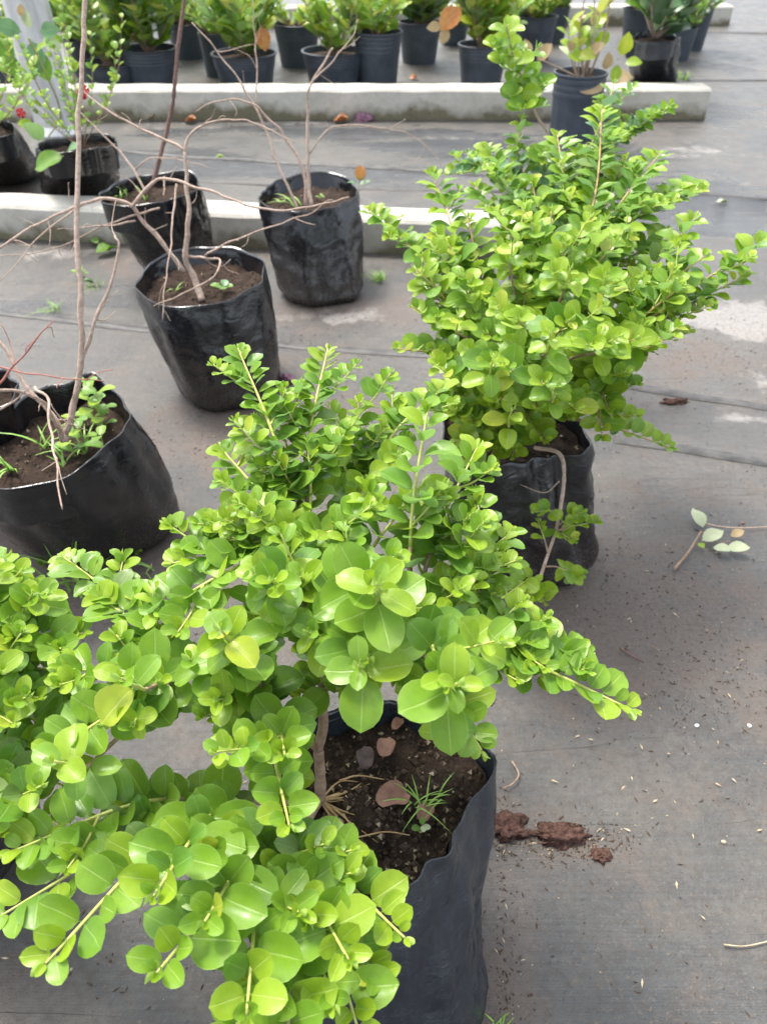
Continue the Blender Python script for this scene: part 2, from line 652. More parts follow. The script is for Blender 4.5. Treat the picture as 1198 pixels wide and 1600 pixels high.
def kerb(pa, pb, w, h, name, label, seed):
    """precast beam: pa, pb are the foot of the front face (photo pixels on the ground)"""
    a, b = pz(*pa, 0), pz(*pb, 0)
    T = (b - a)
    L = T.length
    T.normalize()
    N = Vector((-T.y, T.x, 0))
    prof = [(0, -.01), (.0, .02), (0, h - .012), (.012, h), (w * .5, h + .001), (w - .012, h), (w, h - .012), (w, .02), (w, -.01)]
    n = len(prof)
    steps = int(L / .04)
    V, F = [], []
    for i in range(steps + 1):
        p = a + T * (L * i / steps)
        for s, z in prof:
            q = p + N * s + Vector((0, 0, z))
            d = .004 * g(q, 9, seed) + .002 * g(q, 40, seed)
            V.append(q + N * (d if s < w * .5 else -d) + Vector((0, 0, .004 * g(q, 6, seed + 5) if z > .05 else 0)))
    for i in range(steps):
        for j in range(n - 1):
            F.append((i * n + j, (i + 1) * n + j, (i + 1) * n + j + 1, i * n + j + 1))
    F.append(tuple(range(n)))
    F.append(tuple(steps * n + j for j in range(n))[::-1])
    me = mesh(name, V, F, [CONC])
    me.set_sharp_from_angle(angle=math.radians(40))
    obj(name, me, label=label, cat='kerb')


kerb((-260, 189), (1100, 187), .17, .155, 'concrete_kerb', 'long pale concrete kerb beam in front of the row of nursery pots', 1)
kerb((-300, 360), (880, 408), .15, .125, 'concrete_kerb', 'mossy concrete kerb beam behind the bare stemmed bags', 2)
kerb((-300, 46), (1138, 40), .2, .15, 'concrete_kerb', 'far concrete kerb beam behind the nursery pots, ending at upper right', 3)


# ------------------------------------------------------------------ leaf shapes (unit length along +Y, face +Z)
def leaf_mesh(kind, mi, name='leaf'):
    if kind[0] == 'r':      # round to obovate, mucro tip
        wid, peak, pw = {'r0': (.385, .56, .47), 'r1': (.42, .54, .46), 'r2': (.355, .58, .47), 'r3': (.34, .53, .5), 'r4': (.41, .57, .47), 'r5': (.40, .50, .48)}[kind]
        cup = {'r0': .20, 'r1': .28, 'r2': .14, 'r3': .30, 'r4': .42, 'r5': .10}[kind]
        curl = {'r0': .16, 'r1': -.04, 'r2': .16, 'r3': .02, 'r4': .22, 'r5': -.16}[kind]
        vs = [0, .05, .16, .32, .5, .68, .82, .93, .985]
        us = [-1, -.55, 0, .55, 1]
    else:                    # lance shaped leaves of the pot plants
        wid, cup, curl = {'l0': (.20, .3, .25), 'l1': (.27, .2, .12)}[kind]
        peak, pw = .45, .75
        vs = [0, .08, .25, .45, .65, .85, .97]
        us = [-1, 0, 1]
    V, UV, F = [], [], []
    pet = .06
    for v in vs:
        if v <= peak:
            q = max(0, 1 - ((peak - v) / peak) ** 2)
        else:
            q = max(0, 1 - ((v - peak) / (1.0 - peak)) ** 2)
        w = wid * q ** pw
        w = max(w, .012)
        for u in us:
            x = u * w
            fold = .10 * abs(u) * w
            z = cup * (abs(x) / wid) ** 1.6 * wid * 1.2 + fold - curl * (v - .2) ** 2 * (1 if v > .2 else 0)
            z += .018 * math.sin(v * 9 + u * 3)
            if kind == 'r5':
                z += .05 * u * math.sin(v * 3.0)
            if kind == 'r4':
                z += .03 * u * v
            V.append((x, pet + v * (1 - pet), z))
            UV.append((.5 + .5 * u, v))
    nu = len(us)
    for j in range(len(vs) - 1):
        for i in range(nu - 1):
            F.append((j * nu + i, j * nu + i + 1, (j + 1) * nu + i + 1, (j + 1) * nu + i))
    # mucro tip and petiole
    t = len(V)
    last = (len(vs) - 1) * nu
    V.append((0, 1.045, V[last + nu // 2][2]))
    UV.append((.5, 1))
    for i in range(nu - 1):
        F.append((last + i, last + i + 1, t))
    V += [(-.014, 0, -.004), (.014, 0, -.004)]
    UV += [(.5, 0), (.5, 0)]
    F.append((t + 1, t + 2, nu - 1, 0))
    return mesh(name, V, F, [LM[mi]], uvs=UV), V, F, UV


POOL = {}


def pool(kind, mi):
    if (kind, mi) not in POOL:
        POOL[(kind, mi)] = leaf_mesh(kind, mi)
    return POOL[(kind, mi)]


class Plant:
    def __init__(s, root, limit=300, name='leaf'):
        s.root, s.limit, s.leaves, s.name = root, limit, [], name

    def leaf(s, p, d, nrm, size, kind, mi, wf=1.0):
        d = d.normalized()
        n = nrm - d * nrm.dot(d)
        if n.length < .05:
            n = Vector((0, 0, 1)) - d * d.z
        n.normalize()
        x = d.cross(n)
        M = Matrix(((x.x * size * wf, d.x * size, n.x * size, p.x), (x.y * size * wf, d.y * size, n.y * size, p.y),
                    (x.z * size * wf, d.z * size, n.z * size, p.z), (0, 0, 0, 1)))
        s.leaves.append((M, kind, mi, size))


PLANTS = []
rnd = random.Random(7)


def rv(a=1.0):
    return Vector((rnd.uniform(-a, a), rnd.uniform(-a, a), rnd.uniform(-a, a)))


def pick(weights):
    r = rnd.random() * sum(w for _, w in weights)
    for k, w in weights:
        r -= w
        if r <= 0:
            return k
    return weights[-1][0]


CAR_TINT = dict(new=[(NEW, 5), (YEL, .2), (BRI, 4)], mid=[(BRI, 7), (GRN, 2.5), (NEW, 1.2)], old=[(GRN, 4), (BRI, 4), (OLD, 1.6), (SPOT, .3)])
DULL_TINT = dict(new=[(NEW, 3), (BRI, 3)], mid=[(GRN, 4), (BRI, 2), (OLD, 2)], old=[(OLD, 5), (SPOT, 2.5), (GRN, 2)])
YEL_TINT = dict(new=[(NEW, 5), (YEL, .6), (BRI, 1)], mid=[(NEW, 3.4), (BRI, 5), (GRN, 1)], old=[(BRI, 4), (GRN, 3), (OLD, 1.6), (NEW, 1)])
BLU_TINT = dict(new=[(BRI, 4), (NEW, 3), (BLU, 1)], mid=[(BLU, 3), (BRI, 4)], old=[(BLU, 6), (BRI, 1)])


def leafy(pl, c, start, size, inter, tint, open_=1.0, tip_len=.038, min_tip=.42):
    """opposite leaves along curve c (points) from arc fraction start to the tip"""
    acc = [0]
    for i in range(1, len(c)):
        acc.append(acc[-1] + (c[i] - c[i - 1]).length)
    L = acc[-1]
    s = L * start
    k = rnd.randrange(2)
    while s <= L:
        i = 1
        while i < len(c) - 1 and acc[i] < s:
            i += 1
        f = (s - acc[i - 1]) / max(1e-6, acc[i] - acc[i - 1])
        p = c[i - 1].lerp(c[i], min(1, f))
        T = (c[min(i + 1, len(c) - 1)] - c[max(0, i - 2)]).normalized()
        dt = L - s
        grow = min(1, dt / tip_len)
        sz = size * (min_tip + (1 - min_tip) * grow ** .8)
        Sd = T.cross(Vector((0, 0, 1)))
        if Sd.length < .15:
            Sd = Vector((math.cos(k), math.sin(k), 0))
        Sd.normalize()
        N2 = Sd.cross(T).normalized()
        vert = abs(T.z) ** 1.2
        base = (k % 2) * math.pi / 2
        jit = .5 if open_ > 1.1 else .22
        spread = base * vert + (1 - vert) * ((k % 2) * .75 - .35) + rnd.uniform(-jit, jit)
        odd_small = .74 if (k % 2 and vert < .6) else 1
        tn = tint['new'] if dt < .026 else tint['mid'] if dt < .11 else tint['old']
        up_ref = Vector((0, 0, 1)) * .85 + T * .5 + rv(.30) + (CAM - p).normalized() * .45
        for sg in (0, math.pi):
            if rnd.random() < .05 and dt > .03:
                continue
            a = spread + sg
            if vert < .6 and sg:
                a = sg - spread
            sd = Sd * math.cos(a) + N2 * abs(math.sin(a)) * (1 if vert < .6 else 1) if vert < .6 else Sd * math.cos(a) + N2 * math.sin(a)
            el = math.radians((46 + 30 * grow) * open_ + rnd.uniform(-9, 9))
            d = T * math.cos(el) + sd * math.sin(el) + rv(.12)
            kd = pick([('r0', 3), ('r1', 2.5), ('r2', 2.5), ('r3', 1.2), ('r4', 2), ('r5', 2)]) if grow > .3 else pick([('r3', 3), ('r2', 2)])
            pl.leaf(p + sd * .0015, d, up_ref, sz * odd_small * (rnd.uniform(.62, 1.12) if open_ > 1.1 else rnd.uniform(.80, 1.12)), kd, pick(tn), rnd.uniform(.9, 1.08))
        s += max(inter * .8, size * .42) * (.42 + .58 * grow) * rnd.uniform(.85, 1.15)
        k += 1
    T = (c[-1] - c[-3]).normalized()
    for sg in (-1, 1):
        pl.leaf(c[-1], T + Vector((sg * .25, .1 * sg, .1)), Vector((0, 0, 1)) * .3 - T.cross(Vector((0, 1, 0))) * sg, size * .30, 'r3', NEW, .8)


def shoot(pl, hub, tip, size, inter=.0155, start=.3, tint=CAR_TINT, bow=.25, side=2, r=.0022, via=None, bark=BARK, stem=None, side_len=.07, droop=0):
    """a branch from hub to tip: woody at its foot, leafy towards the tip, with leafy side twigs"""
    L = (tip - hub).length
    if via:
        pts = [hub] + via + [tip]
    else:
        m = hub.lerp(tip, .45) + Vector((0, 0, L * bow)) + rv(L * .04)
        pts = [hub, m, tip - Vector((0, 0, droop * L))]
    c = catmull(pts, 12 if len(pts) < 5 else 6)
    n = len(c)
    cut = max(2, int(n * (.25 + start * .4)))
    V, F = tube_data(c[:cut + 1], r * 1.5, r, 6, .15)
    o = obj('branch', mesh('branch', V, F, [bark]), pl.root)
    V, F = tube_data(c[cut:], r, r * .45, 6, .1)
    obj('shoot', mesh('shoot', V, F, [stem or STEM_G]), pl.root)
    leafy(pl, c, start, size, inter, tint)
    for i in range(side):
        t = start + (.85 - start) * (i + rnd.uniform(.1, .9)) / max(1, side)
        j = min(n - 3, int(t * n))
        p = c[j]
        T = (c[j + 1] - c[j - 1]).normalized()
        Sd = T.cross(Vector((0, 0, 1)))
        if Sd.length < .1:
            Sd = Vector((1, 0, 0))
        Sd.normalize()
        sg = 1 if (i + rnd.randrange(2)) % 2 else -1
        ln = side_len * rnd.uniform(.6, 1.15)
        q = p + (T * .75 + Sd * sg * .8 + Vector((0, 0, .35)) + rv(.2)).normalized() * ln
        cc = catmull([p, p.lerp(q, .5) + Vector((0, 0, -.08 * ln)), q], 7)
        V, F = tube_data(cc, r * .7, r * .35, 5, .1)
        obj('twig', mesh('twig', V, F, [STEM_G]), pl.root)
        leafy(pl, cc, .25, size * .85, inter * .85, tint)


# ------------------------------------------------------------------ bags
def closed_loop(pts, N=72):
    P = [Vector(p) for p in pts]
    n = len(P)
    dense = []
    for i in range(n):
        a, b, c, d = P[i - 1], P[i], P[(i + 1) % n], P[(i + 2) % n]
        for j in range(12):
            t = j / 12
            dense.append(.5 * ((2 * b) + (c - a) * t + (2 * a - 5 * b + 4 * c - d) * t * t + (3 * b - 3 * c + d - a) * t ** 3))
    cx = sum((p for p in dense), Vector()) / len(dense)
    an = sorted(((math.atan2(p.y - cx.y, p.x - cx.x)) % (2 * math.pi), p) for p in [q.copy().freeze() for q in dense])
    out = []
    for i in range(N):
        th = 2 * math.pi * i / N
        k = 0
        while k < len(an) and an[k][0] < th:
            k += 1
        a1, p1 = an[k % len(an)]
        a0, p0 = an[k - 1]
        da = (a1 - a0) % (2 * math.pi)
        f = ((th - a0) % (2 * math.pi)) / da if da > 1e-9 else 0
        out.append(Vector(p0).lerp(Vector(p1), f))
    return cx, out


def bag(root, rim_pts, bc, brx, bry, brot, m, soil_drop=.045, bulge=.06, seed=1, wr=1.0, sq=2.6, crumb=140):
    """black poly grow bag: rim_pts traced rim loop (world), bc centre of the foot on the ground"""
    N, M = 96, 34
    cx, rim = closed_loop(rim_pts, N)
    foot = []
    for i in range(N):
        th = 2 * math.pi * i / N
        a = th - brot
        ca, sa = math.cos(a), math.sin(a)
        rr = 1 / ((abs(ca) / brx) ** sq + (abs(sa) / bry) ** sq) ** (1 / sq)
        foot.append(Vector((bc.x + math.cos(th) * rr, bc.y + math.sin(th) * rr, .002)))
    V, tt = [], []
    for j in range(M + 1):
        t = j / M
        if j == 0:
            e, z, k = .0, 0, .93
        for i in range(N):
            th = 2 * math.pi * i / N
            f, r = foot[i], rim[i]
            p = f.lerp(r, t)
            ctr = bc.lerp(cx, t)
            out = Vector((p.x - ctr.x, p.y - ctr.y, 0))
            R = out.length
            out.normalize()
            b = bulge * R * math.sin(math.pi * min(1, t * 1.05)) ** .8
            if t < .10:
                b -= R * .10 * (1 - t / .10) ** 2
            # creases: soft vertical folds near the lip, diagonal and horizontal crumples below
            q = Vector((math.cos(th) * 2.4, math.sin(th) * 2.4, t * 1.2 + seed))
            b += wr * .011 * noise.noise(q * 1.3 + Vector((0, 0, t)))
            b += wr * .0045 * noise.noise(Vector((th * 3 + t * 2, t * 8 - th, seed)))
            cr = noise.noise(Vector((math.cos(th) * 4 + seed, math.sin(th) * 4, t * 9 + math.sin(th * 2) * .8)))
            b -= wr * .0035 * max(0, 1 - abs(cr) * 7) * min(1, (1 - t) * 6) * (.4 + .6 * abs(math.cos(t * 4 + seed)))
            b += wr * .006 * noise.noise(Vector((math.cos(th) * 3, math.sin(th) * 3, seed * 3))) * max(0, t - .6) * 2.0
            sz = .005 * wr * noise.noise(Vector((math.cos(th) * 1.8, math.sin(th) * 1.8, seed + 9))) * t
            V.append(p + out * b + Vector((0, 0, sz)))
            tt.append(t)
    outer_rim = V[M * N:(M + 1) * N]
    # lip and inner wall down to below the soil
    soilz = 0
    for dz, ins in ((.0025, .0015), (-.004, .0035), (-.02, .005), (-.045, .007), (-.09, .010)):
        for i in range(N):
            o = outer_rim[i]
            ctr = Vector((cx.x, cx.y, o.z))
            dirn = (ctr - o).normalized()
            wob = .003 * noise.noise(Vector((i * .3, dz * 40, seed))) if dz < -.01 else 0
            V.append(o + dirn * (ins + wob) + Vector((0, 0, dz)))
            tt.append(.95 if dz > -.02 else .7)
    F = []
    rows = M + 1 + 5
    for j in range(rows - 1):
        for i in range(N):
            F.append((j * N + i, j * N + (i + 1) % N, (j + 1) * N + (i + 1) % N, (j + 1) * N + i))
    me = mesh('grow_bag', V, F, [m])
    attr(me, 'tt', tt)
    ob = obj('grow_bag', me, root)
    # soil
    SV, SF = [], []
    K = 22
    c0 = Vector((cx.x, cx.y, cx.z - soil_drop))
    for j in range(K + 1):
        f = j / K
        for i in range(N):
            o = outer_rim[i]
            inner = o + (Vector((cx.x, cx.y, o.z)) - o).normalized() * .008
            e = Vector((inner.x, inner.y, inner.z * .75 + cx.z * .25 - soil_drop))
            p = c0.lerp(e, f)
            h = .011 * noise.fractal(Vector((p.x * 26, p.y * 26, seed)), 1, 2, 5) + .006 * noise.noise(Vector((p.x * 14, p.y * 14, seed + 4)))
            SV.append(p + Vector((0, 0, h)))
    for j in range(K):
        for i in range(N):
            if j == 0:
                continue
            SF.append((j * N + i, (j + 1) * N + i, (j + 1) * N + (i + 1) % N, j * N + (i + 1) % N))
    SF.append(tuple(N + i for i in range(N)))
    so = obj('soil', mesh('soil', SV, SF, [SOIL]), root)
    # crumbs
    CV, CF, CM = [], [], []
    for _ in range(crumb):
        i, j = rnd.randrange(N), int(K * math.sqrt(rnd.random()) * .97)
        p = SV[j * N + i]
        rr = rnd.uniform(.0012, .0048)
        off = len(CV)
        for d in ((1, 0, 0), (0, 1, 0), (-1, 0, 0), (0, -1, 0), (0, 0, 1), (0, 0, -1)):
            CV.append(p + Vector(d) * rr * rnd.uniform(.6, 1.4) + Vector((0, 0, rr * .4)))
        for a, b_ in ((0, 1), (1, 2), (2, 3), (3, 0)):
            CF += [(off + a, off + b_, off + 4), (off + b_, off + a, off + 5)]
            w = rnd.random()
            CM += [0, 0] if w < .93 else [1, 1]
    if CV:
        obj('soil_crumbs', mesh('soil_crumbs', CV, CF, [CRUMB, STRAW], False, midx=CM), root, kind='stuff')
    return cx


def rimp(lst, z, dz=None):
    return [pz(a[0], a[1], z + (a[2] if len(a) > 2 else 0)) for a in lst]


def blade(parent, p, d, L, w, m, bend=.4, name='grass_blade'):
    V, F = [], []
    d = d.normalized()
    s = d.cross(Vector((0, 0, 1)))
    s = s.normalized() if s.length > .1 else Vector((1, 0, 0))
    hd = Vector((d.x, d.y, 0))
    hd = hd.normalized() if hd.length > .05 else Vector((.7, .3, 0))
    n = 7
    for i in range(n):
        t = i / (n - 1)
        q = p + d * L * t + hd * L * bend * t * t - Vector((0, 0, L * bend * .9 * t ** 2.4))
        ww = w * (1 - t ** 2) + .0002
        V += [q - s * ww, q + s * ww + Vector((0, 0, .0005))]
    for i in range(n - 1):
        F.append((2 * i, 2 * i + 1, 2 * i + 3, 2 * i + 2))
    return V, F


def tuft(name, base, n, L, w, spread, parent=None, m=None, **kw):
    V, F = [], []
    for _ in range(n):
        p = base + Vector((rnd.uniform(-1, 1) * spread * .25, rnd.uniform(-1, 1) * spread * .25, -.002))
        d = Vector((rnd.uniform(-1, 1) * .8, rnd.uniform(-1, 1) * .8, 1))
        v, f = blade(None, p, d, L * rnd.uniform(.5, 1.1), w, m, rnd.uniform(.1, .7))
        o = len(V)
        V += v
        F += [tuple(o + i for i in q) for q in f]
    return obj(name, mesh(name, V, F, [m or GRASSM]), parent, **kw)


def sprig(parent, base, tip, size, tints, name='weed', inter=.014, kind='r2'):
    """small leafy seedling, one mesh of stalk and leaves"""
    c = catmull([base, base.lerp(tip, .5) + rv(.004), tip], 6)
    V, F = tube_data(c, .0009, .0006, 5)
    MI = [0] * len(F)
    ms = [STEM_G]
    UV = [(.5, .5)] * len(V)
    L = (tip - base).length
    n = max(2, int(L / inter))
    for i in range(n):
        t = (i + 1) / n
        p = base.lerp(tip, t)
        for sg in (0, math.pi):
            a = i * 1.57 + sg + rnd.uniform(-.3, .3)
            d = Vector((math.cos(a), math.sin(a), .35))
            mi = rnd.choice(tints)
            tmp = Plant(None)
            tmp.leaf(p, d, Vector((0, 0, 1)) + rv(.2), size * rnd.uniform(.7, 1.1), kind, mi)
            M = tmp.leaves[0][0]
            _, lv, lf, lu = pool(kind, mi)
            if LM[mi] not in ms:
                ms.append(LM[mi])
            o = len(V)
            V += [M @ Vector(v) for v in lv]
            UV += lu
            F += [tuple(o + q for q in f) for f in lf]
            MI += [ms.index(LM[mi])] * len(lf)
    return obj(name, mesh(name, V, F, ms, uvs=UV, midx=MI), parent)


def stem_px(root, pts, r0, r1, m, name='branch', knob=.15):
    """branch traced through (px, py, depth) points"""
    P = catmull([pd(*p) for p in pts], 6)
    if name == 'branch' and len(pts) > 3:
        for _ in range(3):
            j = rnd.randrange(2, len(P) - 2)
            T = (P[j + 1] - P[j]).normalized()
            d = (T * .6 + rv(.9)).normalized()
            L = rnd.uniform(.02, .085)
            q = P[j]
            tw = [q, q + d * L * .5 + rv(.006), q + (d + rv(.35)).normalized() * L]
            tube('twig', tw, max(.0009, r1 * .5), .0005, m, root, 5, .3, 5, .003)
    return tube(name, [pd(*p) for p in pts], r0 * .74, r1 * .62, m, root, 7, knob + .1, 6, .005)


def flat_leaf(name, p, ang, size, m, label, cat, kind='r1', tilt=.15, group=None, curl=1.0, parent=None):
    _, lv, lf, lu = pool(kind, TAN)
    d = Vector((math.cos(ang), math.sin(ang), rnd.uniform(-tilt, tilt)))
    tmp = Plant(None)
    tmp.leaf(p, d, Vector((rnd.uniform(-tilt, tilt), rnd.uniform(-tilt, tilt), 1)), size, kind, TAN)
    M = tmp.leaves[0][0]
    V = []
    for v in lv:
        v = Vector(v)
        v.z = v.z * 1.6 * curl + .05 * math.sin(v.x * 11 + v.y * 7) * curl + .03
        V.append(M @ v)
    lo = min(v.z for v in V)
    V = [v + Vector((0, 0, p.z - lo)) for v in V]
    back = [v - Vector((0, 0, .0006)) for v in V]
    n = len(V)
    F = lf + [tuple(n + i for i in f)[::-1] for f in lf]
    return obj(name, mesh(name, V + back, F, [m], uvs=lu + lu), parent, label=label, cat=cat, group=group)


# ================================================================== THE LARGE PLANT IN FRONT (B)
RZ = .29
B = thing('potted_shrub', pz(590, 1430, 0), 'large bright green round-leaved shrub in the nearest black bag', 'potted shrub')
cB = bag(B, rimp([(768, 1183, .015), (757, 1228, .005), (734, 1259), (692, 1338), (646, 1382), (598, 1414), (540, 1440), (470, 1445), (425, 1400), (408, 1320),
                  (415, 1230), (440, 1160), (480, 1120), (530, 1104), (600, 1097), (680, 1112), (740, 1150, .005)], RZ),
         pz(604, 1530, 0), .125, .12, .1, BAG_FRONT, .035, .015, 2, .95, 2.6, 700)
PB = Plant(B)
PLANTS.append(PB)
tB = pz(500, 1252, .262)
hubs = dict(base=tB, a=pz(497, 1170, .34), b=pz(500, 1080, .42), c=pz(520, 990, .47), l=pz(430, 1130, .40), ll=pz(360, 1250, .36),
            t=pz(480, 860, .50), lt=pz(300, 1080, .42), r=pz(640, 1000, .47), bt=pz(440, 1330, .33), far=pz(560, 790, .47))
for a, b, r in (('base', 'a', .0062), ('a', 'b', .0055), ('b', 'c', .0045), ('a', 'l', .0042), ('l', 'lt', .0036), ('base', 'll', .0045), ('c', 't', .004),
                ('c', 'r', .0038), ('base', 'bt', .004), ('t', 'far', .003)):
    p, q = hubs[a], hubs[b]
    tube('trunk' if r > .005 else 'branch', [p, p.lerp(q, .5) + rv(.006), q], r, r * .85, BARK, B, 8, .2)
for i in range(16):                  # straw coloured surface roots around the trunk
    a = rnd.uniform(-.9, 1.1)
    L = rnd.uniform(.03, .075)
    q = Vector((tB.x, tB.y, .258))
    d = Vector((math.cos(a), math.sin(a), 0))
    pts = [q + Vector((0, 0, .006)), q + d * L * .5 + Vector((rnd.uniform(-.006, .006), rnd.uniform(-.006, .006), .002)), q + d * L + Vector((rnd.uniform(-.012, .012), rnd.uniform(-.012, .012), -.001))]
    tube('root', pts, rnd.uniform(.0008, .0019), .0005, ROOTM, B, 5, .2)

# (tip px, py, z), hub, leaf size, start, side twigs, tint
C_, D_ = CAR_TINT, DULL_TINT
TIPS = [
    # tall shoots at the back left
    (372, 545, .64, 't', .036, .25, 3, C_), (512, 545, .63, 't', .036, .3, 3, C_), (345, 700, .56, 't', .040, .3, 2, C_), (330, 815, .52, 't', .046, .3, 2, C_),
    (430, 640, .60, 't', .040, .25, 3, C_), (560, 625, .58, 'far', .040, .25, 3, C_), (600, 670, .52, 'far', .038, .3, 3, C_), (480, 690, .59, 't', .044, .25, 3, C_),
    (400, 760, .56, 't', .046, .2, 2, C_), (530, 700, .54, 'far', .040, .2, 2, D_),
    # the upright yellow-stemmed shoot
    (668, 640, .66, 'r', .050, .32, 1, C_), (745, 700, .60, 'r', .052, .4, 2, C_), (745, 790, .58, 'r', .050, .4, 2, C_), (700, 600, .55, 'far', .042, .35, 2, C_),
    (800, 830, .50, 'r', .042, .4, 2, C_), (640, 780, .58, 'c', .052, .3, 2, C_), (805, 880, .47, 'r', .042, .4, 1, C_),
    # centre rosettes
    (588, 912, .63, 'c', .056, .35, 1, C_), (405, 893, .60, 'c', .050, .4, 1, C_), (470, 900, .57, 'c', .052, .3, 2, C_), (520, 830, .56, 't', .050, .3, 2, C_),
    (575, 1030, .57, 'c', .056, .3, 1, C_), (700, 1072, .60, 'r', .058, .3, 1, C_), (660, 950, .56, 'c', .056, .3, 1, C_), (740, 980, .53, 'r', .054, .3, 1, C_),
    (705, 905, .54, 'r', .050, .3, 1, C_),
    # right
    (985, 1108, .45, 'r', .047, .38, 1, C_), (915, 1020, .46, 'r', .042, .4, 1, C_), (752, 1172, .46, 'r', .046, .35, 1, C_), (860, 1060, .46, 'r', .046, .4, 1, C_),
    (820, 1000, .48, 'r', .048, .35, 1, C_), (700, 1140, .47, 'r', .046, .4, 0, C_),
    # left middle
    (345, 985, .56, 'l', .052, .3, 1, C_), (270, 880, .52, 't', .048, .3, 2, C_), (150, 930, .48, 'lt', .050, .35, 1, C_), (185, 1055, .52, 'lt', .056, .3, 1, C_),
    (95, 1045, .50, 'lt', .052, .3, 2, C_), (240, 960, .50, 't', .050, .3, 1, C_), (300, 1030, .52, 'l', .052, .3, 1, C_), (210, 1110, .47, 'lt', .050, .4, 0, C_),
    (75, 1180, .50, 'lt', .052, .3, 1, C_), (100, 870, .46, 'lt', .044, .4, 1, C_), (330, 1080, .46, 'l', .050, .3, 1, D_),
    # middle, lower
    (452, 1290, .49, 'l', .047, .15, 0, C_), (445, 1180, .50, 'l', .046, .3, 1, C_), (400, 1150, .46, 'l', .046, .3, 1, C_), 
    (300, 1290, .42, 'll', .050, .3, 0, D_), (430, 1360, .42, 'bt', .050, .2, 1, D_),
    # lower left
    (-5, 1435, .41, 'll', .054, .3, 0, C_), (20, 1330, .43, 'll', .054, .35, 1, C_), (72, 1505, .47, 'll', .060, .5, 0, C_),
    (240, 1400, .50, 'll', .056, .45, 0, C_), (245, 1520, .48, 'bt', .056, .45, 0, C_), (320, 1440, .48, 'bt', .056, .3, 0, C_), (330, 1350, .47, 'll', .050, .3, 0, C_),
    (510, 1045, .44, 'b', .048, .2, 1, D_), (545, 975, .49, 'c', .048, .2, 2, C_), (470, 1090, .43, 'b', .046, .2, 1, D_), (560, 1080, .46, 'b', .05, .3, 0, C_), (620, 1060, .50, 'r', .05, .3, 1, C_),
    (320, 930, .50, 'l', .05, .3, 1, C_), (220, 1010, .48, 'lt', .05, .3, 2, C_), (150, 1120, .46, 'lt', .05, .3, 1, C_), (380, 1060, .46, 'l', .046, .3, 1, C_), (440, 940, .53, 'c', .05, .3, 2, C_), (560, 870, .56, 'c', .05, .3, 2, C_),
    (380, 850, .53, 't', .046, .3, 2, C_), (440, 830, .56, 't', .048, .2, 2, C_), (560, 760, .54, 'far', .042, .2, 1, C_), (620, 720, .54, 'far', .042, .2, 2, C_), (850, 1010, .47, 'r', .044, .3, 2, C_), (770, 920, .49, 'r', .046, .3, 2, C_),
    (160, 1290, .40, 'll', .05, .4, 0, C_), 
    (280, 1255, .33, 'll', .05, .3, 1, D_), (385, 1305, .36, 'll', .05, .3, 0, D_), (225, 1300, .32, 'll', .05, .4, 0, D_), (440, 1240, .38, 'l', .05, .3, 0, D_),
    (385, 1585, .46, 'bt', .058, .3, 1, C_), (560, 1610, .40, 'bt', .050, .4, 0, C_), (450, 1680, .42, 'bt', .055, .4, 1, C_),
    (632, 1465, .42, 'bt', .044, .45, 0, C_), (545, 1500, .45, 'bt', .050, .3, 1, C_), (480, 1440, .44, 'bt', .054, .3, 1, C_), (600, 1540, .40, 'bt', .044, .4, 0, C_),
    (520, 1570, .42, 'bt', .048, .4, 0, C_), 
]
for (x, y, z, hb, sz, st, sd, tn) in TIPS:
    shoot(PB, hubs[hb], pz(x, y, z), min(sz, .0525) * .80, .0150, st, tn, .10, sd)

def rosette(pl, px, py, z, size, n=4, lean=(0, -.35), hub=None, tint=CAR_TINT):
    tip = pz(px, py, z)
    d = Vector((lean[0], lean[1], 1)).normalized()
    ln = .013 * n
    c = catmull([tip - d * ln, tip - d * ln * .5 + rv(.002), tip], 6)
    V, F = tube_data(c, .0018, .0012, 6)
    obj('shoot', mesh('shoot', V, F, [STEM_G]), pl.root)
    if hub is not None:
        V, F = tube_data(catmull([hub, hub.lerp(c[0], .6) + Vector((0, 0, .01)), c[0]], 6), .0026, .0018, 6, .15)
        obj('branch', mesh('branch', V, F, [BARK]), pl.root)
    leafy(pl, c, 0, size, .0125, tint, 1.28, .026, .34)


for (x, y, z, hb, sz, n, ln) in [(588, 912, .645, 'c', .060, 4, (0, -.4)), (715, 1068, .615, 'r', .066, 4, (.1, -.5)), (405, 893, .61, 'c', .050, 3, (-.2, -.3)), (560, 1040, .585, 'c', .064, 3, (-.1, -.5)),
                                 (345, 985, .58, 'l', .056, 4, (-.3, -.3)), (190, 1060, .55, 'lt', .064, 3, (-.3, -.4)),
                                 (85, 1190, .53, 'lt', .058, 4, (-.2, -.5)), 
                                 
                                ]:
    rosette(PB, x, y, z, min(sz, .058) * .74, n, ln, hubs[hb])

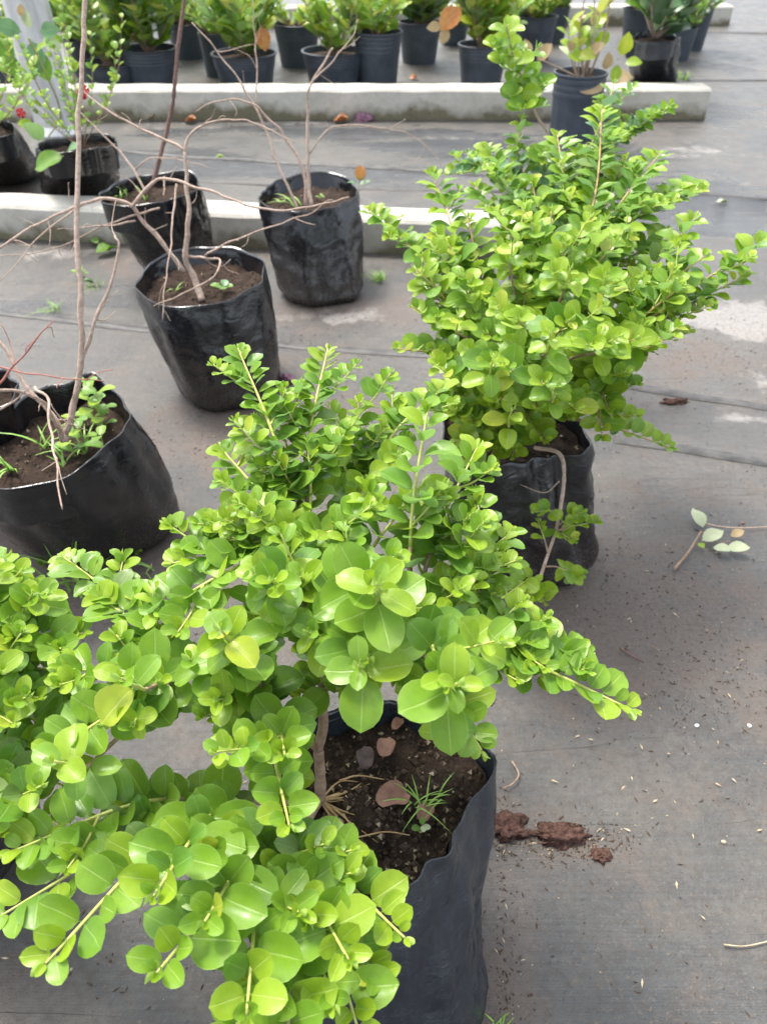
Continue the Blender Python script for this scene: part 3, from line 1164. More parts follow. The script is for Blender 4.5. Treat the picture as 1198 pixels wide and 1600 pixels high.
# ================================================================== NEIGHBOUR AT THE LEFT EDGE
Lb = thing('potted_shrub', pz(-70, 1330, 0), 'round-leaved shrub entering from the left edge beside the largest shrub', 'potted shrub')
bag(Lb, rimp([(40, 1180), (20, 1260), (-60, 1320), (-170, 1300), (-210, 1200), (-170, 1110), (-70, 1085), (10, 1120)], .27),
    pz(-95, 1330, 0), .115, .11, 0, BAG, .04, .05, 5, 1, 2.6, 40)
PL = Plant(Lb)
PLANTS.append(PL)
lb = pz(-80, 1200, .24)
lh = dict(a=pz(-60, 1100, .38), b=pz(-60, 1180, .36), c=pz(-30, 1020, .43))
for q in lh.values():
    tube('branch', [lb, lb.lerp(q, .5) + rv(.01), q], .005, .0035, BARK, Lb, 7, .2)
for (x, y, z, hb, sz, st, sd) in [(10, 872, .52, 'c', .045, .3, 2), (60, 920, .50, 'c', .046, .3, 2), (30, 985, .50, 'c', .048, .3, 2), (130, 990, .48, 'c', .046, .35, 2),
                                  (-30, 900, .52, 'c', .045, .3, 2), (60, 1090, .46, 'a', .046, .3, 2), (20, 1130, .48, 'a', .048, .3, 2), (40, 1250, .44, 'b', .050, .3, 2),
                                  (90, 1290, .40, 'b', .048, .4, 2), (-10, 1300, .44, 'b', .050, .4, 1), (120, 1160, .42, 'a', .046, .4, 1), (110, 1060, .45, 'c', .046, .35, 1),
                                  (160, 1120, .40, 'a', .046, .4, 1), (0, 1050, .5, 'a', .05, .3, 1), (130, 1240, .36, 'b', .05, .3, 1)]:
    shoot(PL, lh[hb], pz(x, y, z), sz * .84, .0150, st, rnd.choice([C_, C_, D_]), .1, sd)

# ================================================================== MIDDLE RIGHT SHRUB (F)
Fr = thing('potted_shrub', pz(835, 885, 0), 'yellow-green round-leaved shrub in the bag behind the nearest one, right of centre', 'potted shrub')
bag(Fr, rimp([(917, 690), (905, 712), (866, 712, -.008), (800, 726), (740, 735), (700, 715), (688, 665), (700, 628), (760, 612), (840, 620), (895, 650)], RZ),
    pz(838, 868, 0), .112, .105, .1, BAG, .03, .06, 7, 1.2, 2.6, 80)
PF = Plant(Fr)
PLANTS.append(PF)
fb = pz(800, 675, .27)
fh = dict(a=pz(810, 640, .33), b=pz(822, 600, .39), c=pz(865, 560, .43), l=pz(770, 605, .39), r=pz(920, 590, .41), t=pz(860, 520, .47), lo=pz(850, 650, .35))
for a, b, r in ((None, 'a', .006), ('a', 'b', .005), ('b', 'c', .0042), ('a', 'l', .0036), ('b', 'r', .0036), ('c', 't', .0034), (None, 'lo', .004)):
    p = fb if a is None else fh[a]
    q = fh[b]
    tube('branch', [p, p.lerp(q, .5) + rv(.008), q], r, r * .85, BARK, Fr, 7, .2)
Y_ = YEL_TINT
for (x, y, z, sz) in [(890, 420, .63, .044), (800, 380, .64, .042), (980, 340, .64, .042), (770, 560, .57, .044), (860, 520, .61, .046), (940, 520, .59, .046), (800, 640, .5, .044), (715, 490, .58, .04), (870, 600, .55, .044)]:
    rosette(PF, x, y, z, sz * .85, 3, (0, -.3), fh['b'], YEL_TINT)
for (x, y, z, hb, sz, st, sd) in [(575, 328, .62, 'l', .036, .5, 1), (675, 270, .66, 'l', .036, .4, 2), (645, 480, .56, 'l', .034, .3, 2), (620, 545, .50, 'l', .032, .5, 1),
                                  (700, 380, .60, 'l', .038, .2, 3), (770, 330, .63, 't', .038, .2, 3), (830, 280, .66, 't', .040, .2, 3), (915, 235, .66, 't', .040, .2, 3),
                                  (975, 260, .64, 't', .040, .2, 3), (1085, 290, .60, 't', .040, .25, 3), (1040, 360, .58, 'c', .040, .2, 3), (1195, 375, .60, 'r', .038, .45, 2),
                                  (1165, 430, .55, 'r', .038, .4, 1), (1075, 520, .50, 'r', .038, .3, 2), (990, 530, .56, 'r', .044, .2, 2), (960, 440, .60, 'c', .042, .2, 3),
                                  (880, 380, .63, 't', .042, .1, 3), (820, 440, .58, 'b', .042, .1, 3), (760, 460, .56, 'b', .040, .1, 3), (890, 500, .58, 'b', .044, .1, 3),
                                  (700, 500, .52, 'l', .038, .2, 2), (720, 600, .50, 'l', .040, .2, 2), (780, 590, .52, 'a', .042, .1, 3), (850, 560, .54, 'b', .042, .1, 3),
                                  (930, 590, .48, 'r', .042, .2, 2), (870, 630, .45, 'a', .042, .1, 2), (950, 640, .42, 'r', .040, .2, 1), (1048, 700, .34, 'lo', .038, .45, 0),
                                  (770, 640, .46, 'a', .042, .1, 2), (825, 655, .42, 'a', .040, .2, 1), (700, 650, .42, 'a', .036, .2, 2), (760, 520, .54, 'b', .04, .1, 2),
                                  (930, 330, .62, 't', .04, .1, 3), (1010, 430, .56, 'c', .04, .1, 3), (1000, 480, .54, 'r', .04, .1, 2), (890, 440, .6, 't', .04, .1, 3),
                                  (660, 440, .57, 'l', .034, .3, 2), (740, 290, .62, 't', .036, .3, 2), (780, 390, .60, 't', .038, .2, 2), (810, 500, .60, 'b', .042, .1, 3), (850, 600, .55, 'a', .044, .1, 3), (920, 540, .58, 'r', .044, .1, 3), (760, 570, .55, 'a', .042, .1, 3),
 (690, 560, .5, 'l', .038, .2, 3), (840, 640, .5, 'a', .044, .1, 2), (780, 625, .5, 'a', .042, .1, 3), (900, 640, .46, 'a', .042, .1, 2), (740, 660, .42, 'a', .04, .1, 2), (720, 430, .6, 'l', .038, .2, 3), (860, 330, .65, 't', .04, .1, 3), (1020, 310, .63, 't', .04, .2, 3), (960, 380, .62, 't', .042, .1, 3), (1100, 400, .60, 'r', .04, .3, 3), (1060, 450, .58, 'r', .042, .3, 3), (1085, 340, .62, 'r', .04, .3, 3), (1020, 540, .52, 'r', .042, .3, 3), (1040, 480, .55, 'r', .042, .3, 3),
 (715, 690, .37, 'a', .038, .3, 1), (765, 700, .35, 'a', .036, .3, 1), (690, 650, .42, 'l', .038, .3, 2), (745, 660, .41, 'a', .04, .2, 2), (890, 655, .42, 'a', .04, .2, 2), (650, 420, .60, 'l', .036, .4, 2), (715, 725, .33, 'a', .036, .3, 1), (755, 735, .32, 'a', .036, .3, 1), (800, 712, .33, 'a', .036, .35, 1), (735, 695, .37, 'a', .038, .2, 2), (940, 680, .38, 'r', .038, .3, 1), (850, 690, .38, 'a', .036, .3, 1),
 (940, 170, .72, 't', .038, .4, 2), (760, 230, .68, 't', .036, .45, 2), (870, 210, .68, 't', .038, .4, 2), (1030, 240, .66, 't', .038, .4, 2), (730, 340, .62, 'l', .038, .3, 3)]:
    shoot(PF, fh[hb], pz(x, y, z), sz * 1.10, .0140, st, Y_, .10, sd, side_len=.075, stem=STEM_R)
# drooping branch over the rim with a few leaves
dr = [pz(835, 700, .30), pz(872, 708, .315), pz(881, 740, .29), pz(875, 795, .24), pz(866, 835, .20), pz(851, 880, .17), pz(838, 920, .15)]
tube('branch', dr, .0034, .0024, BARK_PALE, Fr, 7, .2, label='bare barked branch drooping over the bag rim')
tube('twig', [pz(873, 752, .27), pz(850, 770, .26), pz(812, 757, .26)], .0012, .0006, BARK_PALE, Fr, 5)
for a, b, sz, st in [((866, 830, .21), (930, 815, .23), .034, .35), ((838, 920, .15), (815, 945, .16), .036, 0), ((838, 920, .15), (850, 940, .15), .034, .1), ((856, 865, .18), (840, 815, .22), .028, .5),
                     ((851, 885, .17), (905, 905, .10), .030, .5), ((845, 900, .165), (790, 930, .17), .034, .3), ((872, 800, .24), (835, 800, .26), .03, .4), ((868, 830, .2), (895, 845, .2), .03, .3), ((866, 825, .21), (910, 800, .24), .032, .3)]:
    shoot(PF, pz(*a), pz(*b), sz, .012, st, dict(new=Y_['new'], mid=Y_['new'], old=[(NEW, 2), (PAL, 1), (OLD, 1)]), .05, 0, .0012)

# ================================================================== SHRUB BEHIND (bluish) with tall shoot
Hb = thing('potted_shrub', pz(870, 440, 0), 'blue-green round-leaved shrub with one tall shoot, behind the yellow-green shrub', 'potted shrub')
bag(Hb, rimp([(940, 385), (925, 405), (880, 418), (820, 412), (795, 390), (810, 368), (870, 358), (925, 366)], RZ), pz(868, 520, 0), .12, .115, 0, BAG_BLUE, .04, .05, 11, 1, 2.4, 0)
PH = Plant(Hb)
PLANTS.append(PH)
hb0 = pz(865, 388, .26)
hh = dict(a=pz(860, 330, .40), b=pz(900, 280, .52), c=pz(820, 300, .48))
for q in hh.values():
    tube('branch', [hb0, hb0.lerp(q, .5) + rv(.01), q], .006, .004, BARK, Hb, 7, .2)
for (x, y, z, hb_, sz, st, sd) in [(805, 215, .60, 'c', .042, .2, 3), (700, 272, .54, 'c', .040, .4, 3), (850, 235, .60, 'a', .044, .2, 3), (960, 215, .62, 'b', .044, .2, 3), (1040, 170, .66, 'b', .040, .45, 4),
                                   (960, 130, .70, 'b', .042, .5, 2), (780, 290, .50, 'c', .042, .1, 3), (840, 320, .46, 'a', .044, .1, 3), (900, 310, .50, 'a', .044, .1, 3), (880, 260, .56, 'a', .044, .1, 3),
                                   (770, 340, .42, 'a', .042, .1, 2), (930, 270, .54, 'b', .042, .1, 3), (1000, 280, .52, 'b', .042, .2, 2), (740, 250, .54, 'c', .04, .3, 2), (825, 370, .4, 'a', .042, .1, 2),
                                   (880, 360, .42, 'a', .042, .1, 2), (1010, 200, .62, 'b', .04, .3, 3), (1030, 320, .45, 'b', .042, .2, 2)]:
    shoot(PH, hh[hb_], pz(x, y, z), sz, .017, st, BLU_TINT, .1, sd, .0028, side_len=.07)
tall = [pz(868, 270, .50), pz(858, 215, .57), pz(838, 180, .62), pz(826, 140, .67), pz(805, 100, .73), pz(790, 38, .82)]
c = catmull(tall, 10)
V, F = tube_data(c, .004, .0018, 6, .15)
obj('branch', mesh('branch', V, F, [BARK_PALE]), Hb, label='long shoot rising past the concrete kerb')
leafy(PH, c, .42, .052, .022, YEL_TINT)
for j, q in ((34, (775, 95, .74)), (38, (840, 75, .76)), (28, (800, 150, .68)), (30, (850, 130, .70)), (24, (815, 170, .66)), (42, (770, 70, .78))):
    cc = catmull([c[j], c[j].lerp(pz(*q), .5), pz(*q)], 6)
    V, F = tube_data(cc, .0018, .001, 5)
    obj('twig', mesh('twig', V, F, [STEM_G]), Hb)
    leafy(PH, cc, .3, .048, .016, CAR_TINT)

# ================================================================== BARE STEMMED BAGS
# E: the wide leaning bag at the left
E = thing('potted_plant', pz(150, 870, 0), 'leaning black bag with a tall bare stem and weeds in its soil', 'potted plant')
bag(E, rimp([(144, 582, .01), (172, 606), (204, 642), (196, 668), (180, 688), (142, 720), (100, 745), (45, 760), (0, 763), (-60, 752), (-95, 720), (-88, 680), (-50, 655), (0, 644), (40, 622), (75, 600), (105, 600)], RZ),
    pz(168, 824, 0), .155, .125, .25, BAG, .055, .10, 13, .9, 2.3, 160)
stem_px(E, [(102, 690, 1.40), (112, 640, 1.38), (125, 570, 1.35), (127, 480, 1.32), (122, 380, 1.30), (123, 200, 1.27), (130, 80, 1.25), (137, -80, 1.22)], .0072, .0050, BARK_PALE, 'trunk')
stem_px(E, [(126, 565, 1.35), (150, 500, 1.34), (172, 440, 1.33), (186, 385, 1.32), (180, 368, 1.32)], .0045, .0024, BARK_PALE)
stem_px(E, [(105, 690, 1.40), (75, 640, 1.38), (40, 600, 1.37), (5, 540, 1.36), (-40, 500, 1.35)], .0052, .004, BARK_PALE)
stem_px(E, [(98, 690, 1.40), (80, 645, 1.34), (55, 618, 1.30), (0, 612, 1.26), (-60, 600, 1.2)], .0045, .003, BARK_PALE)
stem_px(E, [(55, 605, 1.30), (78, 625, 1.27), (80, 665, 1.24), (88, 720, 1.20), (93, 760, 1.18), (98, 796, 1.16)], .0030, .0016, BARK_PALE)
stem_px(E, [(-40, 610, 1.3), (0, 600, 1.28), (20, 575, 1.27), (50, 535, 1.25), (85, 502, 1.24)], .0030, .0014, BARK_RED)
stem_px(E, [(-40, 560, 1.3), (0, 572, 1.28), (50, 585, 1.26), (110, 592, 1.26), (162, 596, 1.27)], .0022, .0011, BARK_RED)
stem_px(E, [(0, 640, 1.3), (30, 625, 1.29), (50, 600, 1.28)], .0024, .0012, BARK_PALE)
wz = RZ - .05
for (x, y, n, L) in [(130, 705, 9, .075), (20, 735, 8, .07), (70, 700, 7, .10), (100, 725, 4, .06)]:
    tuft('weed', pz(x, y, wz), n, L, .0022, .03, E)
for (x, y, h_) in [(150, 640, .10), (135, 672, .06), (165, 650, .09), (172, 690, .05), (120, 690, .04)]:
    b0 = pz(x, y + 25, wz)
    sprig(E, b0, b0 + Vector((rnd.uniform(-.01, .01), 0, h_)), .034, [BRI, GRN, NEW], 'weed', .018, 'r2')

# K: sliver of another bag behind E at the left edge
K = thing('potted_plant', pz(-60, 800, 0), 'black bag mostly cut off at the left edge behind the leaning bag', 'potted plant')
bag(K, rimp([(26, 598), (20, 625), (-20, 645), (-90, 640), (-130, 610), (-100, 582), (-30, 575), (10, 582)], RZ + .02), pz(-52, 730, 0), .12, .12, 0, BAG, .04, .05, 17, 1, 2.4, 20)
stem_px(K, [(-50, 612, 1.55), (-40, 560, 1.5), (-60, 450, 1.45), (-50, 330, 1.4)], .006, .004, BARK_PALE, 'trunk')

# D: middle bag
D = thing('potted_plant', pz(340, 640, 0), 'upright black bag with branching bare stem, in the middle of the bare plants', 'potted plant')
cD = bag(D, rimp([(412, 408, .008), (410, 438), (385, 455), (350, 471), (300, 481), (250, 479), (222, 462), (214, 440, .005), (228, 420), (255, 399), (280, 391), (320, 386), (362, 386, .004), (390, 396)], RZ),
         pz(362, 606, 0), .132, .13, .3, BAG_DIRTY, .045, .06, 23, .9, 2.4, 160)
stem_px(D, [(316, 470, 1.95), (303, 435, 1.95), (291, 400, 1.93), (295, 350, 1.90), (292, 290, 1.88), (290, 235, 1.86)], .011, .006, BARK_PALE, 'trunk')
stem_px(D, [(288, 425, 1.93), (255, 380, 1.90), (225, 345, 1.88), (205, 322, 1.86), (175, 311, 1.85), (140, 315, 1.84), (60, 350, 1.82), (0, 385, 1.8), (-60, 410, 1.78)], .0075, .003, BARK_PALE)
stem_px(D, [(206, 324, 1.86), (225, 300, 1.84), (245, 280, 1.83), (290, 286, 1.80), (340, 303, 1.78), (400, 325, 1.76), (440, 330, 1.75), (490, 322, 1.74), (545, 308, 1.73)], .0055, .0022, BARK_PALE)
stem_px(D, [(290, 238, 1.86), (295, 215, 1.85), (320, 193, 1.84), (360, 188, 1.83), (400, 192, 1.82), (460, 222, 1.8)], .0045, .0015, BARK_PALE)
stem_px(D, [(289, 236, 1.86), (250, 215, 1.87), (200, 190, 1.88), (150, 160, 1.89), (130, 140, 1.9)], .0045, .002, BARK_PALE)
stem_px(D, [(296, 400, 1.93), (330, 405, 1.9), (345, 408, 1.88), (330, 435, 1.85), (285, 460, 1.82), (240, 478, 1.80)], .0038, .0015, BARK_PALE)
stem_px(D, [(320, 400, 1.9), (360, 378, 1.88), (420, 355, 1.86), (480, 335, 1.85), (520, 312, 1.84)], .0032, .0013, BARK_PALE)
stem_px(D, [(276, 288, 1.82), (270, 340, 1.80), (266, 390, 1.78), (258, 450, 1.76), (254, 500, 1.75)], .0030, .0013, BARK_PALE)
stem_px(D, [(212, 345, 1.87), (170, 352, 1.85), (130, 355, 1.84), (90, 358, 1.83)], .0032, .0012, BARK_PALE)
stem_px(D, [(140, 315, 1.84), (100, 340, 1.83), (60, 375, 1.82), (0, 440, 1.8)], .003, .0015, BARK_PALE)
stem_px(D, [(250, 325, 1.88), (180, 345, 1.86), (120, 375, 1.85), (60, 395, 1.84), (-20, 400, 1.82)], .003, .0014, BARK_PALE)
stem_px(D, [(240, 362, 1.88), (262, 350, 1.86)], .002, .001, BARK_PALE)
for a, b in [((76, 345), (78, 385)), ((107, 312), (108, 285)), ((60, 352), (30, 340)), ((256, 282), (256, 305)), ((380, 318), (385, 345)), ((300, 318), (308, 300)), ((20, 375), (62, 388)),
             ((120, 372), (112, 395)), ((205, 190), (190, 176))]:
    stem_px(D, [(a[0], a[1], 1.85), ((a[0] + b[0]) / 2 + 2, (a[1] + b[1]) / 2, 1.845), (b[0], b[1], 1.84)], .0016, .0008, BARK_PALE, 'twig')
sprig(D, pz(345, 452, .25), pz(350, 448, .262), .034, [BLU, GRN], 'weed', .02)
tuft('weed', pz(275, 455, .25), 4, .04, .0015, .02, D)

# G: bag behind D
G_ = thing('potted_plant', pz(275, 470, 0), 'black bag with a dark upright stem standing against the mossy kerb', 'potted plant')
bag(G_, rimp([(313, 292, .006), (302, 300), (270, 312), (245, 318), (200, 322), (165, 320), (154, 308), (165, 297), (188, 284), (225, 275), (290, 267, .008), (310, 278)], RZ),
    pz(285, 420, 0), .115, .11, .1, BAG_DIRTY, .04, .06, 29, .9, 2.4, 100)
stem_px(G_, [(225, 305, 2.5), (236, 290, 2.5), (247, 255, 2.48), (262, 200, 2.45), (273, 140, 2.4), (280, 60, 2.35), (292, -30, 2.3)], .010, .0075, BARK_DARK, 'trunk')
stem_px(G_, [(228, 300, 2.5), (205, 260, 2.5), (185, 235, 2.5), (150, 200, 2.5), (125, 175, 2.5)], .0045, .002, BARK_PALE)
stem_px(G_, [(212, 265, 2.48), (240, 247, 2.46), (280, 250, 2.44), (330, 262, 2.42)], .0035, .0014, BARK_PALE)
for (x, y, n) in [(200, 306, 5), (228, 312, 6), (190, 312, 4)]:
    tuft('weed', pz(x, y, .25), n, .08, .002, .02, G_)
stem_px(G_, [(257, 276, 2.44), (257, 295, 2.42), (256, 306, 2.40)], .003, .0015, BARK_PALE, 'twig')

# C: bag on the right of the bare ones
Cc = thing('potted_plant', pz(500, 482, 0), 'black bag with thin pale stems, rightmost of the bare plants', 'potted plant')
bag(Cc, rimp([(558, 302, .006), (548, 312), (525, 322), (475, 331), (440, 329), (415, 322), (403, 311, .004), (415, 294), (435, 281), (490, 269, .006), (530, 274), (552, 286)], RZ),
    pz(503, 456, 0), .136, .13, .3, BAG_DIRTY, .04, .05, 31, 1.0, 2.4, 120)
stem_px(Cc, [(486, 322, 2.3), (482, 290, 2.3), (481, 250, 2.28), (480, 180, 2.25), (482, 140, 2.22), (500, 108, 2.2), (520, 75, 2.18)], .008, .0035, BARK_PALE, 'trunk')
stem_px(Cc, [(478, 322, 2.3), (475, 270, 2.27), (450, 220, 2.25), (415, 180, 2.22), (385, 160, 2.2), (345, 157, 2.2), (305, 175, 2.2)], .0062, .002, BARK_PALE)
stem_px(Cc, [(466, 328, 2.28), (440, 270, 2.26), (405, 180, 2.24), (375, 130, 2.22), (340, 80, 2.2), (300, 35, 2.18)], .005, .0022, BARK_PALE)
stem_px(Cc, [(484, 240, 2.28), (510, 205, 2.27), (540, 195, 2.26), (600, 200, 2.26), (650, 215, 2.27), (690, 255, 2.28)], .0032, .0012, BARK_PALE)
stem_px(Cc, [(400, 165, 2.22), (402, 110, 2.2), (398, 60, 2.18), (395, 0, 2.15)], .003, .002, BARK_PALE)
stem_px(Cc, [(490, 125, 2.2), (520, 95, 2.2), (548, 60, 2.2), (560, 30, 2.2)], .003, .0015, BARK_PALE)
stem_px(Cc, [(360, 158, 2.2), (370, 175, 2.2), (368, 182, 2.2)], .002, .001, BARK_PALE, 'twig')
stem_px(Cc, [(340, 80, 2.2), (370, 75, 2.2), (402, 68, 2.2)], .002, .001, BARK_PALE, 'twig')
for (x, y, n, L) in [(462, 325, 3, .12), (470, 322, 3, .09), (440, 318, 3, .04)]:
    tuft('weed', pz(x, y, .25), n, L, .0028, .012, Cc)
sprig(Cc, pz(500, 312, .255), pz(502, 306, .27), .018, [GRN, BRI], 'weed', .012)
sprig(Cc, pz(478, 112, .62), pz(480, 106, .63), .03, [NEW, YEL], 'young_leaves', .02) if False else None
# small seedling with an orange leaf on its rim
q0 = pz(560, 300, .28)
sd_ = sprig(Cc, q0, pz(563, 278, .33), .040, [BRI, BLU], 'seedling', .03, 'l1')
flat_leaf('seedling_leaf', pz(562, 281, .33), 1.2, .05, LM[ORA], None, None, 'r0', parent=None) if False else None
pp = Plant(Cc)
pp.leaf(pz(563, 283, .325), Vector((0, .2, 1)), Vector((0, -1, .1)), .045, 'r0', ORA)
M_ = pp.leaves[0][0].copy()
o = bpy.data.objects.new('orange_leaf', pool('r0', ORA)[0])
o.matrix_basis = Matrix.Translation(-origin(Cc)) @ M_
link(o, Cc, label='upright orange leaf at the right side of the rim')

# I, J: bags at upper left with thin leafy thorny plants
I_ = thing('potted_plant', pz(120, 320, 0), 'black bag with thin leafy plant and red flowers in front of the steel post', 'potted plant')
bag(I_, rimp([(183, 222, .004), (170, 228), (140, 234), (95, 240), (65, 238), (57, 230), (70, 222), (110, 214), (150, 208, .006), (175, 213)], .30),
    pz(127, 300, 0), .15, .14, 0, BAG, .03, .05, 37, 1.3, 2.4, 30)
J_ = thing('potted_plant', pz(20, 300, 0), 'black bag with small leafy plant, cut off by the left edge near the post', 'potted plant')
bag(J_, rimp([(25, 200), (15, 212), (-25, 216), (-70, 212), (-85, 200), (-65, 190), (-20, 186), (15, 190)], .30), pz(5, 277, 0), .17, .15, 0, BAG, .03, .06, 41, 1, 2.4, 10)


def thin_plant(root, base, n, h, spread, lsize, tint, seed, nl=9, limit=300, kind=('r2', 'r0'), stems=BARK, start=.15, r=.0022):
    rr = random.Random(seed)
    pl = Plant(root, limit)
    PLANTS.append(pl)
    for i in range(n):
        a = 2 * math.pi * i / n + rr.uniform(-.5, .5)
        s = spread * rr.uniform(.35, 1)
        tip = base + Vector((math.cos(a) * s, math.sin(a) * s, h * rr.uniform(.65, 1.08)))
        c = catmull([base + Vector((math.cos(a) * .012, math.sin(a) * .012, -.01)), base.lerp(tip, .5) + Vector((math.cos(a) * s * .22, math.sin(a) * s * .22, h * .0)), tip], 8)
        V, F = tube_data(c, r * 1.3, r * .6, 5, .15)
        obj('branch', mesh('branch', V, F, [stems]), root)
        for k in range(nl):
            t = start + (1 - start) * (k + rr.random() * .6) / nl
            j = min(len(c) - 2, int(t * (len(c) - 1)))
            p = c[j].lerp(c[j + 1], rr.random())
            T = (c[j + 1] - c[j]).normalized()
            b = k * 2.4 + rr.uniform(-.4, .4)
            d = Vector((math.cos(b), math.sin(b), rr.uniform(.1, .9))) + T * .5
            rnd_n = Vector((rr.uniform(-.4, .4), rr.uniform(-.6, .2), 1))
            pl.leaf(p, d, rnd_n, lsize * rr.uniform(.65, 1.15), rr.choice(kind), rr.choice(tint))
    return pl


thin_plant(I_, pz(125, 224, .28), 15, .42, .30, .032, [NEW, BRI, GRN, NEW], 5, 15, 260, r=.0014)
thin_plant(J_, pz(-20, 202, .28), 9, .32, .30, .055, [NEW, BRI, BRI], 6, 9, 120)
for (par, x, y, z) in ((I_, 130, 146, .52), (I_, 133, 140, .53), (J_, 34, 176, .42)):
    for k in range(5):
        a = k * 1.25
        V = [pz(x, y, z)]
        c0 = V[0]
        V = [c0] + [c0 + Vector((math.cos(a + e) * .018, -.006, math.sin(a + e) * .018)) for e in (-.5, 0, .5)] + [c0 + Vector((0, .006, 0))]
        obj('red_petal', mesh('red_petal', V, [(0, 1, 2), (0, 2, 3), (4, 2, 1), (4, 3, 2)], [REDFL]), par)
# greenish big leaf over the front of bag I and the pale climber leaves by the post
pl = Plant(I_)
PLANTS.append(pl)
for (x, y, z, dx, dz, s, mi) in [(100, 243, .31, -1, -.3, .11, GRN), (105, 236, .32, .6, .3, .06, BLU), (62, 222, .33, 0, .6, .09, GRN), (60, 205, .34, -.5, .4, .07, NEW)]:
    pl.leaf(pz(x, y, z), Vector((dx, -.3, dz)), Vector((0, -.5, 1)), s, 'r0', mi)
cl = thing('climber', pz(60, 215, 0), 'small climbing plant with broad grey-green leaves hanging on the steel post', 'plant')
stem_c = [pz(75, 215, .0), pz(95, 180, .25), pz(70, 110, .55), pz(45, 60, .75)]
tube('stem', stem_c, .004, .0025, STEM_G, cl)
pl = Plant(cl)
PLANTS.append(pl)
for (x, y, dx, dz, s, mi) in [(35, 50, -.8, .3, .16, BLU), (50, 62, .1, -1, .20, BLU), (62, 50, .9, .15, .15, BLU), (45, 45, .2, .8, .11, PAL), (58, 78, .25, -1, .19, GRN), (10, 60, -.1, -1, .16, GRN), (66, 62, .9, -.3, .14, PAL),
                              (14, 85, .3, -1, .15, GRN), (38, 30, .1, .9, .09, TAN)]:
    pl.leaf(py_(x, y, 3.62), Vector((dx, -.25, dz)), Vector((0, -1, .45)), s * .6, 'l1', mi, 1.3)

# ------------------------------------------------------------------ steel post and stake
post = thing('steel_post', pz(108, 222, 0), 'tall round galvanised steel post at the upper left behind the bags', 'post')
pb = pz(92, 208, 0)
V, F = tube_data([pb + Vector((0, 0, z)) for z in (0, .5, 1, 1.6, 2.4)], .108, .108, 32)
me = mesh('pipe', V, F, [METAL])
me.set_sharp_from_angle(angle=math.radians(40))
obj('pipe', me, post)
V, F = tube_data([pb + Vector((0, 0, z)) for z in (0, .02, .0201, .05)], .13, .112, 24)
obj('collar', mesh('collar', V, F, [METAL]), post)
tube('seam_bead', [pb + Vector((.07, -.083, z)) for z in (.05, 1.2, 2.4)], .005, .005, METAL, post)
sp = pz(62, 176, 0)
st = tube('wooden_stake', [sp, sp + Vector((-.01, 0, .9)), sp + Vector((-.03, 0, 1.8))], .02, .016, STAKE, None, 8, .1, label='thin weathered stake leaning beside the steel post', cat='stake')

# ------------------------------------------------------------------ ribbed nursery pots


def lathe(prof, c, N=40, flute=0.0, fl=(0, 1), nf=20):
    V, F = [], []
    for r, z in prof:
        for i in range(N):
            a = 2 * math.pi * i / N
            rr = r
            if flute and fl[0] < z < fl[1]:
                rr *= 1 - flute * (1 if (i // 2) % 2 else 0)
            V.append(Vector((c.x + rr * math.cos(a), c.y + rr * math.sin(a), z)))
    for j in range(len(prof) - 1):
        for i in range(N):
            F.append((j * N + i, j * N + (i + 1) % N, (j + 1) * N + (i + 1) % N, (j + 1) * N + i))
    return V, F


def height_at(px, py, Y):
    ang = PITCH + math.atan((py - 800) / 1200)
    return H - Y * math.tan(ang)


def pot(xc, yr, w, yb, label, flute=0.0, taper=.80, ribs=4):
    front = pz(xc, yb, 0)
    dep = (front - CAM).dot(FWD)
    R = w / 2 * dep / 1200 * .99
    Yc = front.y + R * taper
    hh_ = height_at(xc, yr, Yc)
    dep2 = (Vector((0, Yc, hh_)) - CAM).dot(FWD)
    R = w / 2 * dep2 / 1200
    X = (xc - 599) / 1200 * dep2
    c = Vector((X, Yc, 0))
    root = thing('potted_plant', c, label, 'potted plant')
    Rb = R * taper
    rat = lambda z: Rb + (R - Rb) * (z / hh_)
    prof = [(.001, .012), (Rb * .9, .012), (Rb * .92, .004), (Rb, .0), (Rb * 1.005, .012)]
    for k in range(1, 7):
        z = hh_ * .62 * k / 6
        prof.append((rat(z), z))
    zz = hh_ * .64
    for k in range(ribs):
        z0 = zz + (hh_ * .95 - zz) * k / ribs
        z1 = zz + (hh_ * .95 - zz) * (k + 1) / ribs
        prof += [(rat(z0) * 1.012 + .0, z0 + .001), (rat(z0) * 1.030, z0 + (z1 - z0) * .3), (rat(z0) * 1.030, z0 + (z1 - z0) * .75), (rat(z1) * 1.008, z1 - .001)]
    prof += [(R * 1.05, hh_ * .965), (R * 1.06, hh_ * .99), (R * 1.045, hh_), (R * .985, hh_), (R * .97, hh_ - .02), (R * .93, hh_ * .6)]
    V, F = lathe(prof, c, 48, flute, (.03, hh_ * .6))
    me = mesh('pot', V, F, [POTM])
    me.set_sharp_from_angle(angle=math.radians(50))
    obj('pot', me, root)
    sz = hh_ - .035
    V, F = lathe([(R * .96, sz), (R * .7, sz + .004), (R * .4, sz + .008), (R * .01, sz + .01)], c, 24)
    V = [v + Vector((0, 0, .008 * g(v, 30))) for v in V]
    obj('soil', mesh('soil', V, F, [SOIL]), root)
    return root, Vector((c.x, c.y, sz)), R, hh_


